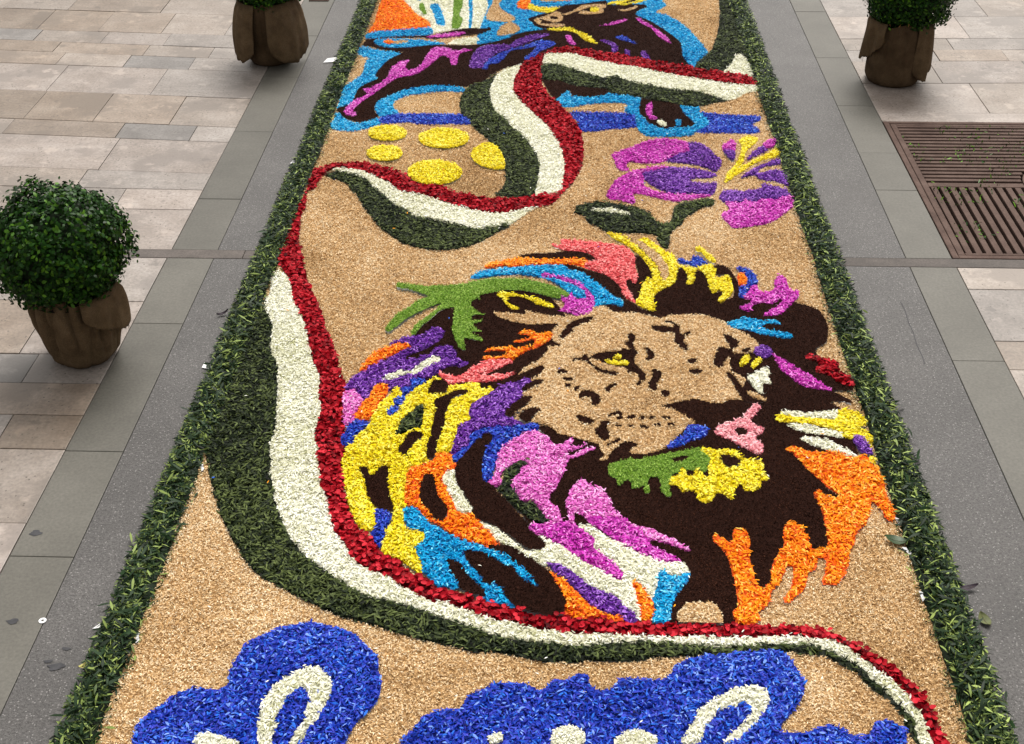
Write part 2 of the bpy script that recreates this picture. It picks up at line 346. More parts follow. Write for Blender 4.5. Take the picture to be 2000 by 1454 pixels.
for i in range(nv):          # near panel: slats run along the street
    x0 = ix0 + (i + .18) * pv; x1 = x0 + pv * .62; dxm = min(abs(x0 - gcx), abs(x1 - gcx)); yh = yhi
    if dxm < grad: yh = min(yhi, gcy - math.sqrt(grad ** 2 - dxm ** 2) - .004)
    gpart('slat', x0, x1, ylo, yh, -.03, 0, .0015)
V, F = [], []
for k in range(40):
    a = TAU * k / 40
    for r_, z_ in ((grad - .018, -.03), (grad - .018, .002), (grad, .002), (grad, -.03)): V.append((r_ * math.cos(a), r_ * math.sin(a), z_))
for k in range(40):
    b0, b1 = 4 * k, 4 * ((k + 1) % 40)
    for q in range(4): F.append((b0 + q, b1 + q, b1 + (q + 1) % 4, b0 + (q + 1) % 4))
mesh_obj('ring', py_mesh('ring', V, F, M_IRON), grate, (0, 0, 0))
# weeds in the slots
n = 1500
P = np.stack([rng.uniform(gx0 + .06, 2.75, n), rng.uniform(gy0 + .05, gy1 - .05, n), rng.uniform(-.012, .008, n)], -1)
P = P[(vnoise(P[:, 0], P[:, 1], .16, 3) > .46) & (np.hypot(P[:, 0] - gcx, P[:, 1] - gcy) > grad + .02)]
V, T = scatter(P - np.array([gcx, gcy, 0]), rng.uniform(.012, .034, len(P)), rng.uniform(.004, .010, len(P)), 'petal', .5, .5, pmean=.6)
mesh_obj('weeds', tri_mesh('weeds', V, T, MAT['box'], np.repeat(rng.uniform(.4, 1, len(P)), 6)), grate, (0, 0, 0), kind='stuff')

# small gully cover in the left slab band
gul = empty('gully_cover', (-1.61, 8.50, 0), label='small dark gully cover in the left slab band at the far end', cat='drain cover')
def gl(name, x0, x1, y0, y1, z0, z1, mat=M_IRON):
    V, F = box(x0, x1, y0, y1, z0, z1, .001); mesh_obj(name, py_mesh(name, V, F, mat), gul)
gl('plate', -.066, .066, -.05, .05, .0015, .004, M_PIT)
for x0, x1, y0, y1 in ((-.066, -.054, -.05, .05), (.054, .066, -.05, .05), (-.053, .053, -.05, -.04), (-.053, .053, .04, .05)): gl('frame', x0, x1, y0, y1, .0042, .009)
for k in range(5): gl('slat', -.045 + k * .02, -.035 + k * .02, -.039, .039, .0042, .008)

# ---------------------------------------------------------------- the flower carpet
DESIGN = '''fan|panel|org|-1253,9007 -1138,9009 -1071,8571 -997,8355 -908,8147 -829,8025 -819,7915 -999,7868 -1190,7811 -1180,7963 -1186,8257 -1192,8496
fan|panel|wht|-1138,9009 -449,9020 -461,8582 -465,8364 -487,8042 -500,7878 -632,7875 -788,7808 -820,8014 -908,8147 -997,8355 -1071,8571
fan|stripe|cya|-1027,9011 -990,9011 -939,8598 -924,8440 -950,8463 -975,8598
fan|stripe|lim|-917,9012 -884,9013 -840,8600 -826,8429 -851,8453 -872,8600
fan|stripe|lim|-924,8356 -904,8392 -857,8171 -879,8159 -911,8262
fan|stripe|cya|-851,8357 -798,8370 -724,8015 -725,7938 -772,7970 -811,8171
fan|stripe|lim|-732,9015 -691,9016 -663,8603 -636,8385 -643,8152 -615,8062 -632,7886 -674,7896 -685,8151 -696,8360 -710,8602
fan|stripe|cya|-642,9017 -613,9017 -588,8604 -559,8199 -552,7887 -567,7898 -582,8198 -616,8604
bull|halo|cya|-493,7605 -500,7844 -486,8046 -465,8360 -467,8956 815,8977 726,8604 687,8475 712,8381 633,8246 705,8176 778,8040 842,7831 881,7622 906,7517 857,7345 807,7252 769,7268 339,7463 -285,7672
bull|husk_gap|tan|-415,8607 -359,8608 -396,8365 -368,8248 -279,8090 -307,8023 -462,8065 -442,8364
bull|husk_gap|tan|-310,8012 -240,7893 -298,7786 -377,7767 -375,7891
bull|husk_gap|tan|-138,8662 186,8668 122,8482 -2,8444 -110,8430 -131,8514
bull|horn_glow|org|-82,8663 194,8668 106,8482 -2,8456 -65,8491
bull|halo|cya|-1190,7811 -999,7868 -812,7915 -786,7829 -799,7776 -914,7753 -1056,7729 -1190,7695
bull|halo|cya|-1201,7562 -1132,7523 -1035,7485 -947,7457 -950,7417 -1010,7329 -1043,7195 -1057,7084 -1035,7022 -1077,6976 -1125,6887 -1137,6732 -1145,6649 -1206,6582 -1211,6681 -1220,6902 -1201,6956 -1149,7064 -1141,7212 -1145,7345 -1115,7356 -1204,7422
bull|halo|cya|-1210,6525 -1177,6518 -1133,6432 -1053,6394 -973,6459 -944,6428 -949,6366 -1006,6326 -1075,6287 -1170,6300 -1217,6345 -1203,6438
bull|halo|cya|-1001,6685 -946,6770 -859,6875 -764,6921 -632,6932 -524,6899 -520,6839 -626,6854 -754,6817 -848,6772 -899,6704 -903,6621 -854,6525 -902,6500 -963,6483 -991,6554 -1006,6619
bull|ground_band|blu|-966,6451 -915,6500 -854,6525 -727,6528 -506,6524 -477,6470 -459,6392 -590,6389 -714,6379 -810,6408 -933,6389
bull|ground_band|blu|64,6561 197,6571 323,6566 416,6536 425,6380 316,6347 131,6306 107,6435
bull|ground_band|blu|767,6584 884,6562 977,6548 1091,6535 1085,6464 1051,6440 1036,6394 1073,6372 1054,6311 937,6298 743,6304 707,6311 779,6434 739,6559
bull|tail|brn|-1167,7685 -1055,7719 -913,7742 -798,7766 -702,7831 -560,7898 -456,7889 -443,7922 -423,7890 -432,7847 -481,7803 -573,7770 -764,7703 -838,7723 -982,7710 -1124,7686 -1139,7634 -1111,7584 -1049,7544 -892,7537 -956,7466 -1066,7504 -1151,7563 -1197,7582 -1196,7633 -1182,7685
bull|halo|cya|-1139,7634 -1111,7697 -981,7699 -834,7681 -686,7622 -769,7590 -893,7548 -1034,7535 -1096,7574
bull|tail_gap|org|-1082,7635 -1049,7667 -1003,7637 -1041,7595
bull|tail_gap|tan|-1016,7626 -977,7664 -917,7645 -971,7611 -1013,7602
bull|tail_gap|wht|-686,7622 -620,7706 -499,7740 -507,7626 -613,7604
bull|body|brn|-45,7875 -130,7831 -289,7733 -401,7648 -512,7595 -683,7592 -789,7580 -906,7537 -951,7427 -1010,7329 -1043,7195 -1057,7084 -1037,7031 -1077,6976 -1125,6887 -1133,6749 -1145,6649 -1206,6582 -1175,6502 -1134,6440 -1054,6402 -995,6435 -963,6483 -987,6522 -1003,6603 -1001,6685 -946,6770 -859,6875 -764,6921 -632,6932 -519,6926 -436,6989 -376,7116 -338,7182 -198,7307 -41,7465
bull|head|brn|-195,8081 -158,8126 -92,8184 -54,8208 -2,8301 36,8349 121,8374 214,8411 307,8449 328,8378 381,8367 459,8392 505,8381 573,8370 570,8312 530,8276 496,8195 516,8139 579,8061 646,7931 709,7783 750,7660 748,7539 750,7383 766,7232 416,7319 143,7488 -67,7425 -270,7230 -302,7733 -189,7841 -80,7885 -110,7906 -155,7960 -171,8026
bull|tail_streak|mag|-816,7723 -798,7766 -699,7799 -591,7822 -576,7801 -624,7758 -730,7725
bull|flank|mag|-1164,6583 -1145,6649 -1117,6733 -1065,6785 -1103,6870 -1060,6897 -989,7031 -982,7141 -967,7253 -920,7331 -885,7331 -896,7236 -877,7180 -837,7190 -809,7257 -793,7391 -764,7530 -709,7561 -664,7532 -619,7493 -565,7524 -507,7505 -575,7464 -598,7395 -596,7261 -629,7251 -652,7374 -697,7403 -731,7315 -764,7220 -809,7117 -859,7070 -911,7051 -956,6978 -1008,6855 -1044,6768 -1089,6667 -1114,6568 -1111,6544 -1089,6520 -1096,6480 -1148,6495
bull|back|pur|-521,7225 -519,7358 -500,7515 -468,7576 -385,7608 -299,7610 -259,7692 -189,7767 -52,7811 -73,7758 -151,7684 -220,7601 -289,7529 -364,7458 -414,7341 -429,7226 -489,7197
bull|back|blu|-414,7341 -363,7439 -289,7529 -220,7581 -127,7674 -72,7702 -14,7625 -49,7564 -112,7483 -138,7375 -192,7335 -200,7383 -167,7462 -135,7582 -183,7541 -281,7499 -318,7381 -356,7284 -403,7265 -413,7189 -448,7198
bull|throat|yel|-80,7885 -14,7908 74,7925 103,7889 175,7805 210,7732 244,7620 201,7650 159,7690 117,7804 59,7856 -14,7855
bull|streak|mag|44,7760 73,7782 91,7689 108,7607 73,7617 52,7688
bull|streak|mag|247,7946 295,7979 371,8058 440,8092 430,8048 354,7980 295,7957
bull|streak|mag|489,8127 522,8105 569,8006 616,7920 659,7804 699,7639 659,7679 615,7782 586,7909 532,7994
bull|streak|pur|249,7702 324,7683 363,7592 360,7502 325,7481 321,7591 280,7651
bull|streak|blu|351,7766 398,7778 453,7696 485,7625 430,7664 367,7715
bull|streak|pur|399,7513 424,7523 434,7425 407,7434
bull|streak|pur|497,7505 529,7505 552,7360 508,7378
bull|horn|org|-273,8415 -252,8512 -239,8610 -192,8611 -190,8369 -200,8275 -253,8285 -278,8344
bull|horn|yel|-195,8392 -132,8334 -63,8312 14,8325 -17,8266 -54,8208 -130,8230 -200,8275
bull|horn|yel|320,8366 337,8438 385,8462 431,8475 464,8524 514,8599 608,8600 591,8490 537,8429 483,8404 427,8356 367,8390
bull|horn_line|brn|405,8374 500,8443 574,8551 585,8600 569,8600 510,8501 445,8423
bull|muzzle|tan|-153,8070 -120,8093 -54,8162 -24,8220 14,8175 29,8074 0,8018 -52,8017 -104,8027 -119,7993 -81,7972 0,7974 44,7953 -7,7919 -111,7961 -149,8015
bull|nostril|brn|-53,8128 -8,8118 -8,8062 -53,8072
bull|mouth|brn|-120,8082 -75,8038 -37,8032 -74,8016 -119,8038
bull|nose_bridge|tan|22,8164 90,8222 151,8339 213,8364 305,8366 307,8307 280,8283 293,8214 240,8179 150,8177 127,8200 181,8247 120,8234 52,8153
bull|eye_line|brn|143,8246 212,8317 273,8330 242,8294 226,8213 180,8224
bull|eye|yel|208,8294 257,8283 260,8214 210,8213
bull|ear_line|tan|385,8250 454,8275 518,8346 500,8287 438,8240
bull|halo|cya|-7,6739 32,6825 71,6868 77,6792 200,6777 280,6838 395,6798 471,6758 585,6718 664,6671 722,6680 777,6649 777,6576 811,6466 805,6404 737,6326 702,6266 495,6246 437,6305 423,6396 416,6536 361,6583 390,6665 360,6705 199,6686 45,6633
bull|belly|brn|-96,7068 -68,6944 -47,6840 -7,6739 32,6825 71,6877 84,6792 200,6777 286,6830 303,6951 111,7018 5,7070
bull|hoof|brn|450,6650 478,6766 587,6752 664,6671 687,6550 734,6402 686,6371 624,6362 573,6338 521,6382 475,6459 448,6553
bull|hoof_streak|mag|493,6692 522,6692 520,6603 511,6538 539,6491 532,6468 500,6459 481,6570
bull|hoof_streak|wht|533,6437 562,6453 583,6391 569,6368 543,6398
bull|hoof_streak|cya|633,6454 661,6447 656,6385 633,6370
ribbon|leaf_stripe|lea|1130,9046 1325,9049 1273,8538 1236,7857 1181,7076 1141,7075 1060,7182 959,7180 803,7251 908,7503 934,7563 994,7852 1041,8182
ribbon|white_stripe|wht|958,7171 1018,7293 1058,7447 1085,7471 1110,7448 1125,7333 1136,7258 1127,7093 1065,7109 998,7108
ribbon|leaf_stripe|lea|-337,7154 -436,6989 -500,6935 -537,6796 -539,6645 -519,6532 -476,6454 -451,6361 -382,6239 -382,6239 -341,6152 -302,6081 -267,5969 -256,5832 -247,5766 -255,5662 -279,5572 -289,5541 -188,5512 -77,5534 -57,5705 -54,5877 -67,5973 -86,6057 -112,6172 -151,6259 -203,6379 -198,6367 -238,6475 -292,6569 -317,6699 -338,6868 -324,7009 -308,7118
ribbon|white_stripe|wht|-198,7297 -298,7210 -343,7135 -370,7008 -383,6868 -362,6698 -337,6568 -282,6474 -241,6366 -187,6259 -148,6171 -116,6056 -96,5972 -83,5877 -87,5783 -91,5678 -97,5539 -22,5566 39,5618 51,5813 45,5948 27,6088 8,6189 -11,6307 -42,6386 -106,6525 -187,6702 -230,6836 -241,6975 -220,7156 -183,7307 -210,7306
ribbon|red_stripe|red|-196,7307 -233,7156 -254,6975 -243,6836 -200,6702 -119,6525 -54,6385 -16,6250 21,6105 34,5964 39,5948 39,5812 34,5707 31,5624 6,5579 -77,5546 -143,5520 -243,5511 -327,5515 -412,5544 -498,5580 -554,5629 -614,5666 -706,5729 -800,5806 -895,5865 -986,5894 -1092,5892 -1135,5866 -1175,5825 -1208,5810 -1214,5757 -1209,5576 -1216,5355 -1215,5226 -1230,5102 -1230,4992 -1211,4846 -1210,4847 -1157,4762 -1114,4655 -1089,4552 -1042,4452 -1006,4344 -972,4240 -930,4090 -886,3985 -874,3874 -852,3803 -848,3715 -847,3631 -819,3533 -816,3488 -768,3317 -733,3230 -707,3125 -675,3070 -640,3016 -606,2963 -569,2936 -516,2909 -459,2864 -422,2838 -362,2801 -306,2796 -243,2759 -201,2741 -126,2718 -35,2695 33,2682 146,2676 235,2676 302,2668 340,2671 470,2674 575,2678 706,2685 767,2676 833,2667 878,2630 918,2576 960,2531 985,2486 1008,2435 1020,2379 1024,2313 1020,2259 1063,2260 1060,2307 1058,2337 1055,2405 1042,2455 1019,2506 990,2558 949,2605 906,2645 861,2679 814,2710 722,2725 638,2726 534,2734 449,2724 343,2725 260,2726 192,2730 101,2743 42,2751 -36,2749 -106,2776 -199,2799 -242,2824 -295,2836 -358,2867 -391,2908 -422,2916 -466,2958 -499,2986 -541,3029 -581,3083 -620,3117 -643,3163 -664,3210 -675,3264 -705,3346 -721,3432 -722,3491 -742,3659 -769,3787 -779,3877 -780,3941 -810,4016 -825,4083 -865,4202 -910,4315 -959,4476 -1016,4611 -1072,4764 -1122,4951 -1124,4952 -1153,5059 -1163,5148 -1182,5285 -1182,5416 -1201,5563 -1167,5596 -1158,5719 -1123,5786 -1121,5812 -1082,5827 -974,5802 -877,5725 -813,5662 -746,5574 -631,5539 -541,5467 -427,5409 -319,5358 -237,5360 -157,5398 -86,5424 -21,5455 6,5505 39,5592 68,5644 90,5721 120,5827 133,5964 138,6119 130,6295 106,6386 125,6343 83,6482 39,6608 -7,6723 -53,6823 -88,6979 -98,7159 -86,7309 -74,7444 3,7465 87,7457 211,7372 346,7280 454,7244 612,7155 838,7051 998,6992 1134,6960 1140,7013 1124,7092 1042,7136 959,7180 848,7215 769,7269 689,7296 555,7350 421,7434 283,7491 143,7547 73,7576 2,7555 -68,7494 -116,7424
ribbon|white_stripe|wht|-74,7444 3,7465 87,7457 211,7372 346,7280 454,7244 612,7155 838,7051 998,6992 1134,6960 1133,6899 1057,6863 1004,6794 941,6751 899,6775 847,6842 790,6875 693,6890 598,6931 469,6990 372,7059 333,7094 273,7075 166,7146 72,7227 4,7273 -86,7280
ribbon|leaf_stripe|lea|-92,7271 4,7273 72,7227 166,7146 273,7075 334,7104 372,7059 469,6990 598,6931 693,6890 790,6875 850,6825 910,6775 940,6751 838,6691 771,6648 677,6663 616,6703 521,6734 471,6766 395,6798 299,6830 268,6898 111,6930 5,7016 -82,7032 -97,7140
ribbon|white_stripe|wht|-1121,5812 -1082,5827 -974,5802 -877,5725 -813,5662 -746,5574 -631,5539 -541,5467 -427,5409 -319,5358 -237,5360 -157,5398 -86,5424 -75,5424 -102,5405 -144,5345 -180,5286 -211,5233 -264,5226 -316,5208 -360,5201 -425,5222 -497,5255 -581,5288 -665,5321 -679,5356 -758,5426 -814,5522 -880,5609 -931,5698 -1009,5762 -1089,5793
ribbon|leaf_stripe|lea|-1141,5752 -1089,5793 -1009,5762 -931,5698 -880,5609 -814,5522 -758,5426 -679,5356 -665,5321 -581,5288 -497,5255 -425,5222 -360,5201 -316,5208 -264,5226 -233,5250 -205,5228 -271,5158 -321,5091 -380,5035 -401,5024 -477,4995 -555,4993 -635,5023 -691,5060 -734,5114 -808,5202 -852,5293 -911,5410 -946,5507 -990,5581 -1036,5669 -1105,5707 -1138,5732
ribbon|leaf_stripe|lea|-1204,4504 -1231,4296 -1230,4053 -1237,3819 -1229,3603 -1195,3459 -1144,3316 -1087,3180 -1016,3052 -917,2908 -836,2853 -777,2815 -699,2765 -624,2728 -527,2693 -412,2650 -301,2620 -210,2593 -166,2597 -99,2584 -33,2569 55,2565 143,2571 231,2571 298,2584 402,2599 515,2602 593,2615 671,2621 722,2619 797,2607 823,2580 868,2548 893,2496 937,2446 961,2396 966,2353 974,2323 981,2312 978,2258 992,2258 990,2312 986,2335 991,2378 971,2421 946,2465 917,2516 882,2569 838,2608 782,2641 727,2654 649,2651 545,2641 441,2638 279,2649 167,2640 100,2629 33,2633 -34,2640 -124,2650 -193,2678 -263,2708 -310,2725 -381,2755 -440,2785 -563,2819 -618,2860 -673,2899 -728,2948 -807,3028 -881,3163 -939,3319 -978,3485 -995,3569 -992,3660 -1015,3781 -1026,3870 -1044,3962 -1065,4077 -1098,4135 -1117,4206 -1132,4341 -1163,4416
ribbon|white_stripe|wht|-1199,4792 -1213,4736 -1200,4606 -1204,4504 -1163,4416 -1132,4341 -1117,4206 -1098,4135 -1065,4077 -1044,3962 -1026,3870 -1015,3781 -992,3660 -995,3569 -978,3485 -939,3319 -881,3163 -807,3028 -728,2948 -673,2899 -618,2860 -563,2819 -440,2785 -381,2755 -310,2725 -263,2708 -193,2678 -124,2650 -34,2640 33,2633 100,2629 167,2640 279,2649 441,2638 545,2641 649,2651 727,2654 782,2641 838,2608 882,2569 917,2516 946,2465 971,2421 991,2378 986,2335 990,2312 992,2258 1020,2259 1024,2313 1020,2379 1008,2435 985,2486 960,2531 918,2576 878,2630 833,2667 767,2676 706,2685 575,2678 470,2674 340,2671 235,2676 146,2676 33,2682 -35,2695 -126,2718 -201,2741 -243,2759 -306,2796 -362,2801 -422,2838 -459,2864 -516,2909 -569,2936 -606,2963 -640,3016 -675,3070 -707,3125 -733,3230 -768,3317 -816,3488 -819,3533 -847,3631 -848,3715 -852,3803 -874,3874 -886,3985 -930,4090 -972,4240 -1006,4344 -1042,4452 -1089,4552 -1114,4655 -1157,4762
hib|petal|mag|279,6002 344,6081 405,6125 468,6192 542,6215 614,6210 677,6175 705,6146 683,6103 673,6046 633,5989 561,5960 512,5924 442,5916 373,5935 349,5914 358,5840 317,5832 296,5885 290,5967
hib|petal|pur|677,6175 731,6168 774,6119 802,6035 829,5952 816,5884 788,5829 740,5875 685,5908 606,5926 549,5946 613,6030 681,6074
hib|petal|mag|241,5560 260,5635 302,5739 351,5806 422,5854 498,5883 562,5885 576,5838 482,5796 433,5742 429,5665 472,5615 547,5579 658,5569 714,5577 746,5565 682,5533 614,5507 564,5493 510,5517 446,5552 397,5576 369,5563 377,5489 359,5470 311,5500 256,5511
hib|petal|pur|425,5808 484,5829 579,5878 653,5867 737,5842 795,5790 776,5770 729,5749 672,5741 642,5721 680,5709 724,5697 779,5705 769,5635 746,5571 681,5582 547,5579 505,5616 463,5666 433,5729
hib|petal|mag|850,6135 875,6179 909,6216 925,6195 908,6065 863,6057 848,6085
hib|petal|pur|849,6071 908,6065 890,5953 874,5967
hib|stamen|yel|870,5792 901,5872 980,5955 1047,6026 1110,6098 1135,6113 1130,6028 1078,5992 1014,5949 947,5873 887,5792
hib|stamen|yel|945,6210 980,6255 1039,6248 1039,6197 994,6124 964,6066 939,5954 887,5845 867,5765 820,5700 821,5732 858,5844 894,5913 931,6037 950,6123
hib|petal|pur|956,5969 992,6053 1042,6125 1085,6184 1080,6097 1038,6047 984,5990
hib|petal|mag|1058,6154 1107,6213 1138,6221 1113,6127 1075,6104
hib|petal|pur|901,5766 948,5827 1008,5902 1074,5958 1125,5993 1114,5918 1066,5903 1017,5875 985,5808 948,5780
hib|petal|pur|974,5807 1010,5821 1072,5856 1127,5844 1130,5785 1125,5668 1085,5706 1032,5730 990,5755
hib|petal|pur|776,5535 800,5610 841,5630 884,5612 953,5633 1002,5665 990,5703 1037,5679 1099,5642 1124,5580 1063,5542 983,5515 934,5478 870,5488 804,5487
hib|petal|mag|799,5493 871,5495 906,5514 936,5490 973,5528 1039,5529 1100,5567 1142,5556 1119,5470 1049,5362 986,5291 897,5254 810,5235 789,5286 767,5332 777,5379 814,5427
hib|leafy_stem|lea|84,5380 107,5446 156,5469 239,5480 320,5451 385,5423 431,5382 455,5313 484,5267 528,5291 544,5361 564,5457 624,5495 709,5527 753,5522 742,5461 690,5436 636,5375 600,5328 574,5258 533,5200 518,5144 509,5078 500,5030 476,5045 458,5099 455,5143 430,5164 363,5174 284,5172 221,5193 174,5248 153,5271 127,5340 90,5362
hib|leaf_highlight|wht|163,5388 177,5412 220,5401 254,5432 291,5397 334,5386 349,5357 316,5350 263,5372 209,5375
lion|mane|brn|-166,4928 -122,4957 -32,4968 72,4989 126,4977 162,4945 184,4900 148,4908 81,4925 -9,4913 -99,4920 -143,4915
lion|mane|brn|41,4869 81,4857 147,4818 212,4776 254,4724 286,4640 292,4574 242,4622 188,4706 124,4782 72,4816
lion|mane|brn|346,4950 369,4950 401,4869 418,4781 412,4754 384,4711 352,4600 334,4558 316,4641 302,4717 307,4743 342,4753 357,4797 352,4868
lion|mane|brn|-555,4291 -506,4428 -447,4486 -405,4491 -310,4592 -251,4618 -213,4636 -153,4637 -83,4618 -27,4599 5,4542 50,4430 48,4345 77,4159 0,3948 -37,3848 -151,3845 -268,3908 -347,3939 -462,3936 -566,4001 -683,3998 -640,4140 -568,4216
lion|mane|brn|201,4514 248,4544 292,4574 333,4542 352,4510 402,4487 416,4528 412,4602 463,4670 505,4714 529,4837 550,4850 568,4802 605,4821 631,4821 648,4769 657,4633 685,4650 706,4651 682,4584 739,4602 752,4686 742,4789 690,4796 687,4858 707,4881 745,4860 767,4781 777,4712 769,4602 805,4587 841,4571 952,4607 993,4571 1048,4544 1086,4497 1095,4403 1084,4311 1064,4266 1017,4221 1018,4177 930,4168 772,4171 706,4286 594,4398 388,4392 266,4428
lion|mane|brn|673,4314 729,4363 854,4347 936,4349 1013,4389 1093,4411 1074,4277 1022,4221 1018,4166 1039,4114 1086,4045 1114,3961 1115,3941 1038,3939 1062,3910 1094,3879 1096,3862 1027,3869 1015,3856 1048,3829 1037,3797 1034,3651 1054,3637 1059,3542 1016,3548 935,3510 915,3364 951,3328 913,3201 875,3077 839,3052 821,3063 790,3074 736,3073 713,3036 690,2983 674,2908 661,2886 637,2879 627,2896 603,2952 565,2894 562,2795 545,2779 547,2731 509,2725 343,2720 351,2731 358,2779 390,2855 414,2906 431,2935 429,2958 408,2986 363,3023 290,3011 200,3103 44,3160 23,3233 -5,3270 -2,3308 15,3336 47,3462 62,3498 10,3538 -32,3647 -59,3683 -7,3684 26,3652 91,3622 162,3597 310,3624 356,3625 451,3703 343,3826 416,3868 607,3898 625,4076
lion|face|tan|137,4457 163,4505 201,4518 234,4483 280,4468 330,4469 391,4447 436,4429 470,4453 537,4459 608,4457 658,4423 692,4392 732,4347 772,4303 804,4237 774,4189 704,4176 681,4150 676,4062 687,4017 722,3995 687,3900 702,3865 652,3870 621,3846 584,3845 542,3864 491,3862 437,3838 389,3821 448,3791 486,3751 511,3720 472,3682 401,3576 373,3552 306,3530 267,3543 303,3588 263,3604 233,3580 208,3544 186,3497 161,3494 183,3523 168,3549 163,3584 122,3601 66,3626 17,3646 4,3670 -33,3699 -74,3710 -73,3726 -64,3748 -46,3777 -124,3775 -143,3737 -124,3775 -82,3834 -79,3870 -121,3869 -113,3898 -41,3954 -37,3978 -86,3976 -59,3998 -33,4054 -47,4078 -131,4013 -105,4062 -47,4120 -22,4186 -13,4208 33,4213 -3,4253 -6,4320 -4,4336 17,4359 12,4383 -87,4372 -170,4393 -221,4423 -248,4455 -193,4456 -122,4442 -114,4474 -59,4451 45,4430
lion|ear_line|brn|17,4276 37,4329 62,4384 99,4416 162,4441 149,4402 111,4370 74,4338 82,4315 58,4299 37,4258
lion|eye|brn|74,4118 88,4134 109,4135 116,4158 131,4151 134,4132 166,4165 220,4180 260,4187 267,4207 296,4195 282,4227 276,4247 295,4261 289,4301 308,4315 325,4295 320,4268 312,4241 317,4202 330,4176 318,4144 310,4124 319,4087 338,4050 351,4025 342,3976 327,3958 316,3945 314,3963 325,3988 320,4018 303,4030 282,4029 276,4060 249,4072 200,4090 165,4120 141,4126 147,4095 182,4058 213,4046 247,4035 240,4013 212,4015 174,4033 147,4069 126,4100 98,4112 77,4102
lion|iris|yel|197,4124 215,4115 250,4110 289,4111 284,4086 256,4082 224,4087 204,4102
lion|iris|yel|228,4141 244,4154 262,4152 259,4129 247,4123 236,4129
lion|spot|brn|16,4041 35,4054 52,4039 56,4023 42,4020 17,4016
lion|spot|brn|35,3992 59,3999 80,3984 73,3972 42,3977
lion|spot|brn|44,3956 69,3957 69,3933 52,3923 44,3938
lion|spot|brn|76,3933 93,3942 105,3940 93,3909 80,3912
lion|spot|brn|96,3862 100,3898 120,3913 154,3905 174,3876 175,3841 160,3815 139,3817 143,3840 133,3863 113,3857 99,3848
lion|spot|brn|189,3918 196,3936 224,3961 241,3958 237,3943 220,3931 212,3904 195,3906
lion|spot|brn|351,4203 371,4207 391,4171 389,4139 370,4110 348,4128 363,4145 361,4177
lion|spot|brn|373,4050 391,4063 413,4039 405,4002 393,3965 383,3911 366,3911 350,3946 363,3989 375,4014
lion|spot|brn|400,3912 420,3924 433,3907 425,3883 404,3880
lion|spot|brn|85,3751 118,3749 148,3722 151,3711 134,3694 111,3698 92,3715
lion|spot|brn|195,3751 212,3774 239,3789 250,3769 251,3741 234,3727 231,3741 241,3758 218,3757 201,3743
lion|spot|brn|150,3672 167,3689 178,3722 201,3723 205,3707 190,3684 202,3657 201,3620 181,3606 159,3624
lion|spot|brn|187,3577 214,3604 237,3623 238,3605 213,3588 193,3566
lion|whisker_dot|brn|267,3747 288,3762 299,3756 290,3737 272,3736
lion|whisker_dot|brn|311,3751 337,3749 333,3735 312,3737
lion|whisker_dot|brn|347,3749 370,3753 366,3733 349,3735
lion|whisker_dot|brn|269,3697 289,3703 290,3687 272,3684
lion|whisker_dot|brn|228,3702 249,3702 242,3686 227,3685
lion|whisker_dot|brn|315,3696 344,3688 330,3674 314,3682
lion|whisker_dot|brn|364,3708 386,3709 383,3692 365,3692
lion|whisker_dot|brn|316,3750 333,3753 334,3737 315,3733
lion|whisker_dot|brn|349,3756 372,3754 367,3734 348,3734
lion|whisker_dot|brn|395,3759 427,3751 423,3736 399,3737
lion|whisker_dot|brn|314,3701 341,3698 340,3676 313,3679
lion|whisker_dot|brn|365,3710 388,3712 384,3692 364,3695
lion|whisker_dot|brn|413,3715 438,3714 433,3694 414,3696
lion|brow_mark|brn|391,4369 420,4374 477,4364 482,4383 462,4393 438,4405 472,4410 502,4376 500,4318 514,4311 523,4327 547,4327 525,4296 515,4281 511,4251 527,4222 516,4189 498,4207 473,4258 477,4310 425,4324 397,4339
lion|spot|brn|511,4121 536,4139 558,4122 541,4100 521,4100
lion|spot|brn|518,4056 541,4065 567,4057 553,4031 524,4035
lion|spot|brn|733,4206 766,4219 764,4193 734,4185
lion|eye|brn|673,4314 703,4305 730,4254 714,4222 696,4194 703,4171 781,4165 828,4143 803,3953 778,3903 735,3976 731,4027 708,4035 681,4060 682,4131 677,4153 659,4121 645,4081 625,4076 611,4111 629,4174 638,4215 659,4220 682,4207 690,4230 674,4276
lion|nose_line|brn|652,4038 670,4047 693,3988 707,3946 715,3905 732,3877 782,3860 720,3848 695,3876 676,3945 661,4004
lion|nose_line|tan|682,4041 715,4014 723,3991 697,4001
lion|nose_line|tan|718,3918 759,3898 785,3862 746,3873 725,3897
lion|mane_lock|pur|783,4214 810,4233 851,4202 835,4161 813,4139 791,4160 778,4178
lion|iris|yel|719,4132 747,4168 760,4151 740,4106 718,4083 710,4096
lion|iris|yel|753,4088 779,4142 800,4138 783,4098 763,4071
lion|cheek_patch|wht|731,4027 768,4054 811,4086 826,4056 812,4021 821,3979 786,3969 779,3907 753,3931 743,3968
lion|mane_lock|mag|848,4184 874,4158 908,4119 931,4076 961,4051 993,4009 1024,3967 1038,3934 1001,3942 955,3949 917,3981 894,4023 870,4057 858,4109
lion|mane_lock|red|970,4174 996,4184 1032,4162 1068,4141 1093,4115 1082,4080 1100,4046 1133,4012 1114,3961 1075,3985 1044,4027 1010,4052 993,4069 1011,4122 976,4147
lion|mane_lock|cya|691,4396 729,4424 785,4446 836,4423 887,4436 913,4418 906,4394 862,4405 834,4377 875,4351 922,4337 943,4311 927,4288 889,4299 831,4320 785,4341 734,4359 706,4370
